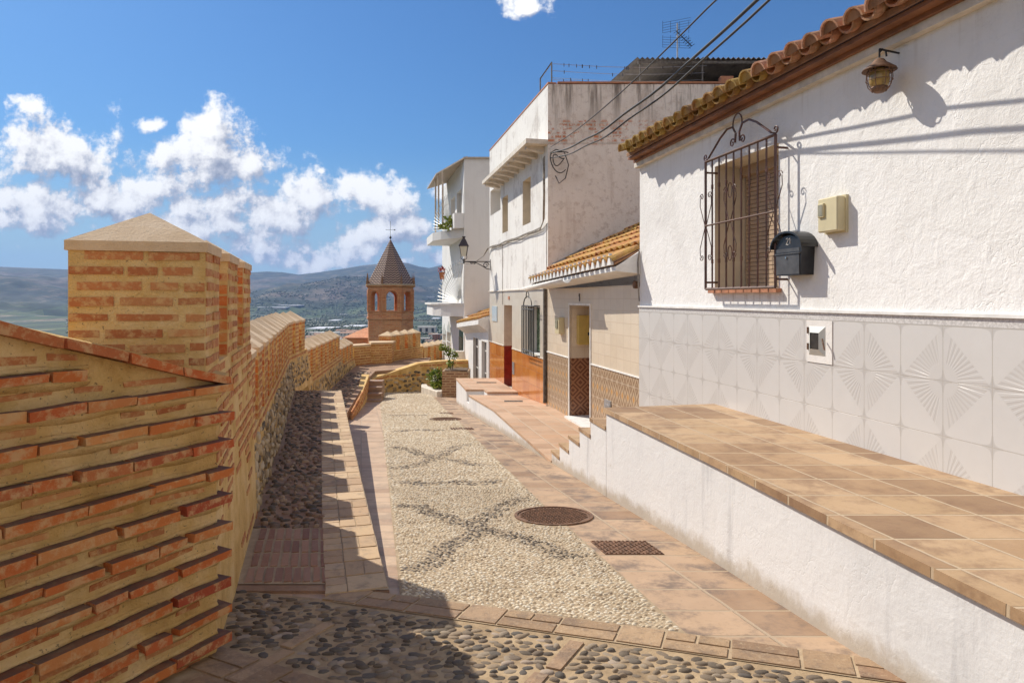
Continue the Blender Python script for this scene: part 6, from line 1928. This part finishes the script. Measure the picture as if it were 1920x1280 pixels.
# town houses in the valley
def ray_ground(px_, py_):
    lo = None
    for y in np.geomspace(300, 7000, 400):
        x = (px_ - 960) / 1285 * y; z = (560 - py_) / 1285 * y
        if z < on_ground(x, y): return x, y, on_ground(x, y)
    return None
town = [(585, 640, 26, 8, 0), (602, 637, 30, 9, 1), (628, 641, 24, 7, 0), (618, 631, 34, 7, 2), (650, 634, 26, 9, 1), (668, 640, 22, 8, 0), (645, 643, 20, 7, 2), (680, 633, 24, 7, 1), (592, 630, 28, 6, 2), (664, 628, 30, 6, 0),
        (800, 626, 34, 13, 3), (818, 640, 14, 13, 4), (812, 633, 18, 6, 1), (795, 641, 20, 6, 2), (824, 636, 16, 8, 0), (806, 645, 16, 6, 1), (640, 625, 22, 5, 1)]
desc = {0: 'white', 1: 'cream', 2: 'pale flat roofed', 3: 'long white', 4: 'red brick'}
where = {585: 'at the left end of the far town', 602: 'second from the left in the far town', 628: 'low in the middle of the far town', 618: 'at the back of the far town', 650: 'left of the church tower', 668: 'just left of the tower foot', 645: 'in front of its neighbours left of the tower', 680: 'touching the left side of the tower', 592: 'farthest left behind the battlement', 664: 'behind the others left of the tower',
         800: 'with arched dark windows right of the tower', 818: 'tall beside the arched building', 812: 'between the arched building and the white houses', 795: 'low behind the last battlement', 824: 'half hidden by the balcony house', 806: 'nearest above the last battlement', 640: 'highest up beyond the far town'}
for px_, py_, wpx, hpx, kd in town:
    hit = ray_ground(px_, py_)
    if hit is None: continue
    x, y, z = hit; w = wpx / 1285 * y; h = hpx / 1285 * y
    root = thing('town_house', f'far {desc[kd]} building {where[px_]}', 'building', group='buildings of the far town')
    b = MB(); d_ = w * .6
    b.box(x - w / 2, x + w / 2, y, y + d_, z - 12, z + h)
    b.build('wall', M['far_brickwork' if kd == 4 else 'far_white'], root)
    b = MB()
    if kd in (0, 1):
        b.add([(x - w / 2 - .3, y - .3, z + h), (x + w / 2 + .3, y - .3, z + h), (x + w / 2 + .3, y + d_, z + h), (x - w / 2 - .3, y + d_, z + h), (x - w / 2, y + d_ / 2, z + h + w * .10), (x + w / 2, y + d_ / 2, z + h + w * .10)], [(3, 2, 1, 0), (0, 1, 5, 4), (2, 3, 4, 5), (0, 4, 3), (1, 2, 5)])
        b.build('roof', M['far_roof'], root)
    else:
        b.box(x - w / 2 - .2, x + w / 2 + .2, y - .2, y + d_, z + h, z + h + .5); b.build('roof', M['far_white'], root)
    nw = 3 if kd == 3 else max(2, int(wpx / 6))
    rows = 1 if hpx < 9 or kd == 3 else 2
    if kd == 4: nw, rows = 3, 4
    for r_ in range(rows):
        for k_ in range(nw):
            cx = x - w / 2 + w * (k_ + .5) / nw; cz = z + h * (r_ + .55) / rows; ww = w / nw * .2; hh = h / rows * (.28 if kd == 3 else .22)
            b = MB(); b.box(cx - ww, cx + ww, y - .15, y, cz - hh, cz + hh); b.build('window', M['far_window'], root)
# plastic greenhouses on the valley floor
gh = [(505, 579, 60, 2.6), (525, 572, 34, 1.8), (488, 584, 36, 1.6), (540, 575, 40, 1.5), (700, 603, 30, 2.2), (595, 617, 46, 2.0), (655, 613, 40, 1.8), (622, 602, 16, 2.5), (800, 557, 30, 1.2), (640, 590, 22, 1.5), (815, 598, 14, 2), (300, 580, 60, 2.0)]
ghw = ['longest one beside the tall near battlement', 'highest of the three left ones', 'lowest and leftmost of the bright strips', 'right end of the bright strips', 'just left of the tower shaft', 'low strip above the end of the long battlement', 'low strip left of the tower foot', 'short one between the strips and the tower', 'up on the slope right of the spire', 'lone one halfway to the tower', 'small one beside the balcony house', 'far left behind the near battlement']
for i_, (px_, py_, wpx, hpx) in enumerate(gh):
    hit = ray_ground(px_, py_)
    if hit is None: continue
    x, y, z = hit; w = wpx / 1285 * y; h = hpx / 1285 * y * .7
    b = MB(); nb = 6
    for k_ in range(nb):
        x0, x1 = x - w / 2 + w * k_ / nb, x - w / 2 + w * (k_ + 1) / nb
        b.hexa([(x0, y, z - 6), (x1, y, z - 6), (x1 + w * .05, y + 90, z - 6), (x0 + w * .05, y + 90, z - 6), (x0, y, z + h * .6), (x1, y, z + h * .6), (x1 + w * .05, y + 90, z + h), (x0 + w * .05, y + 90, z + h)])
    o = b.build('greenhouse', M['plastic_cover'])
    tag(o, 'white plastic greenhouse in the valley, ' + ghw[i_], 'greenhouse', 'white greenhouses scattered over the valley')

# ------------------------------------------------------------------ air between the lane and the far hills
b = MB(); b.box(-14500, 14500, -14500, 14500, -900, 900)
hz = b.build('haze', [], fix=True)
m_ = bpy.data.materials.new('haze'); m_.use_nodes = True; nt = m_.node_tree; nt.nodes.clear(); q = G(nt)
out = q.n('ShaderNodeOutputMaterial'); pv = q.n('ShaderNodeVolumePrincipled', {'Color': (.31, .54, 1.0), 'Density': 5.6e-5, 'Anisotropy': .1})
nt.links.new(pv.outputs[0], out.inputs['Volume'])
hz.data.materials.append(m_)
struct(hz, 'stuff')
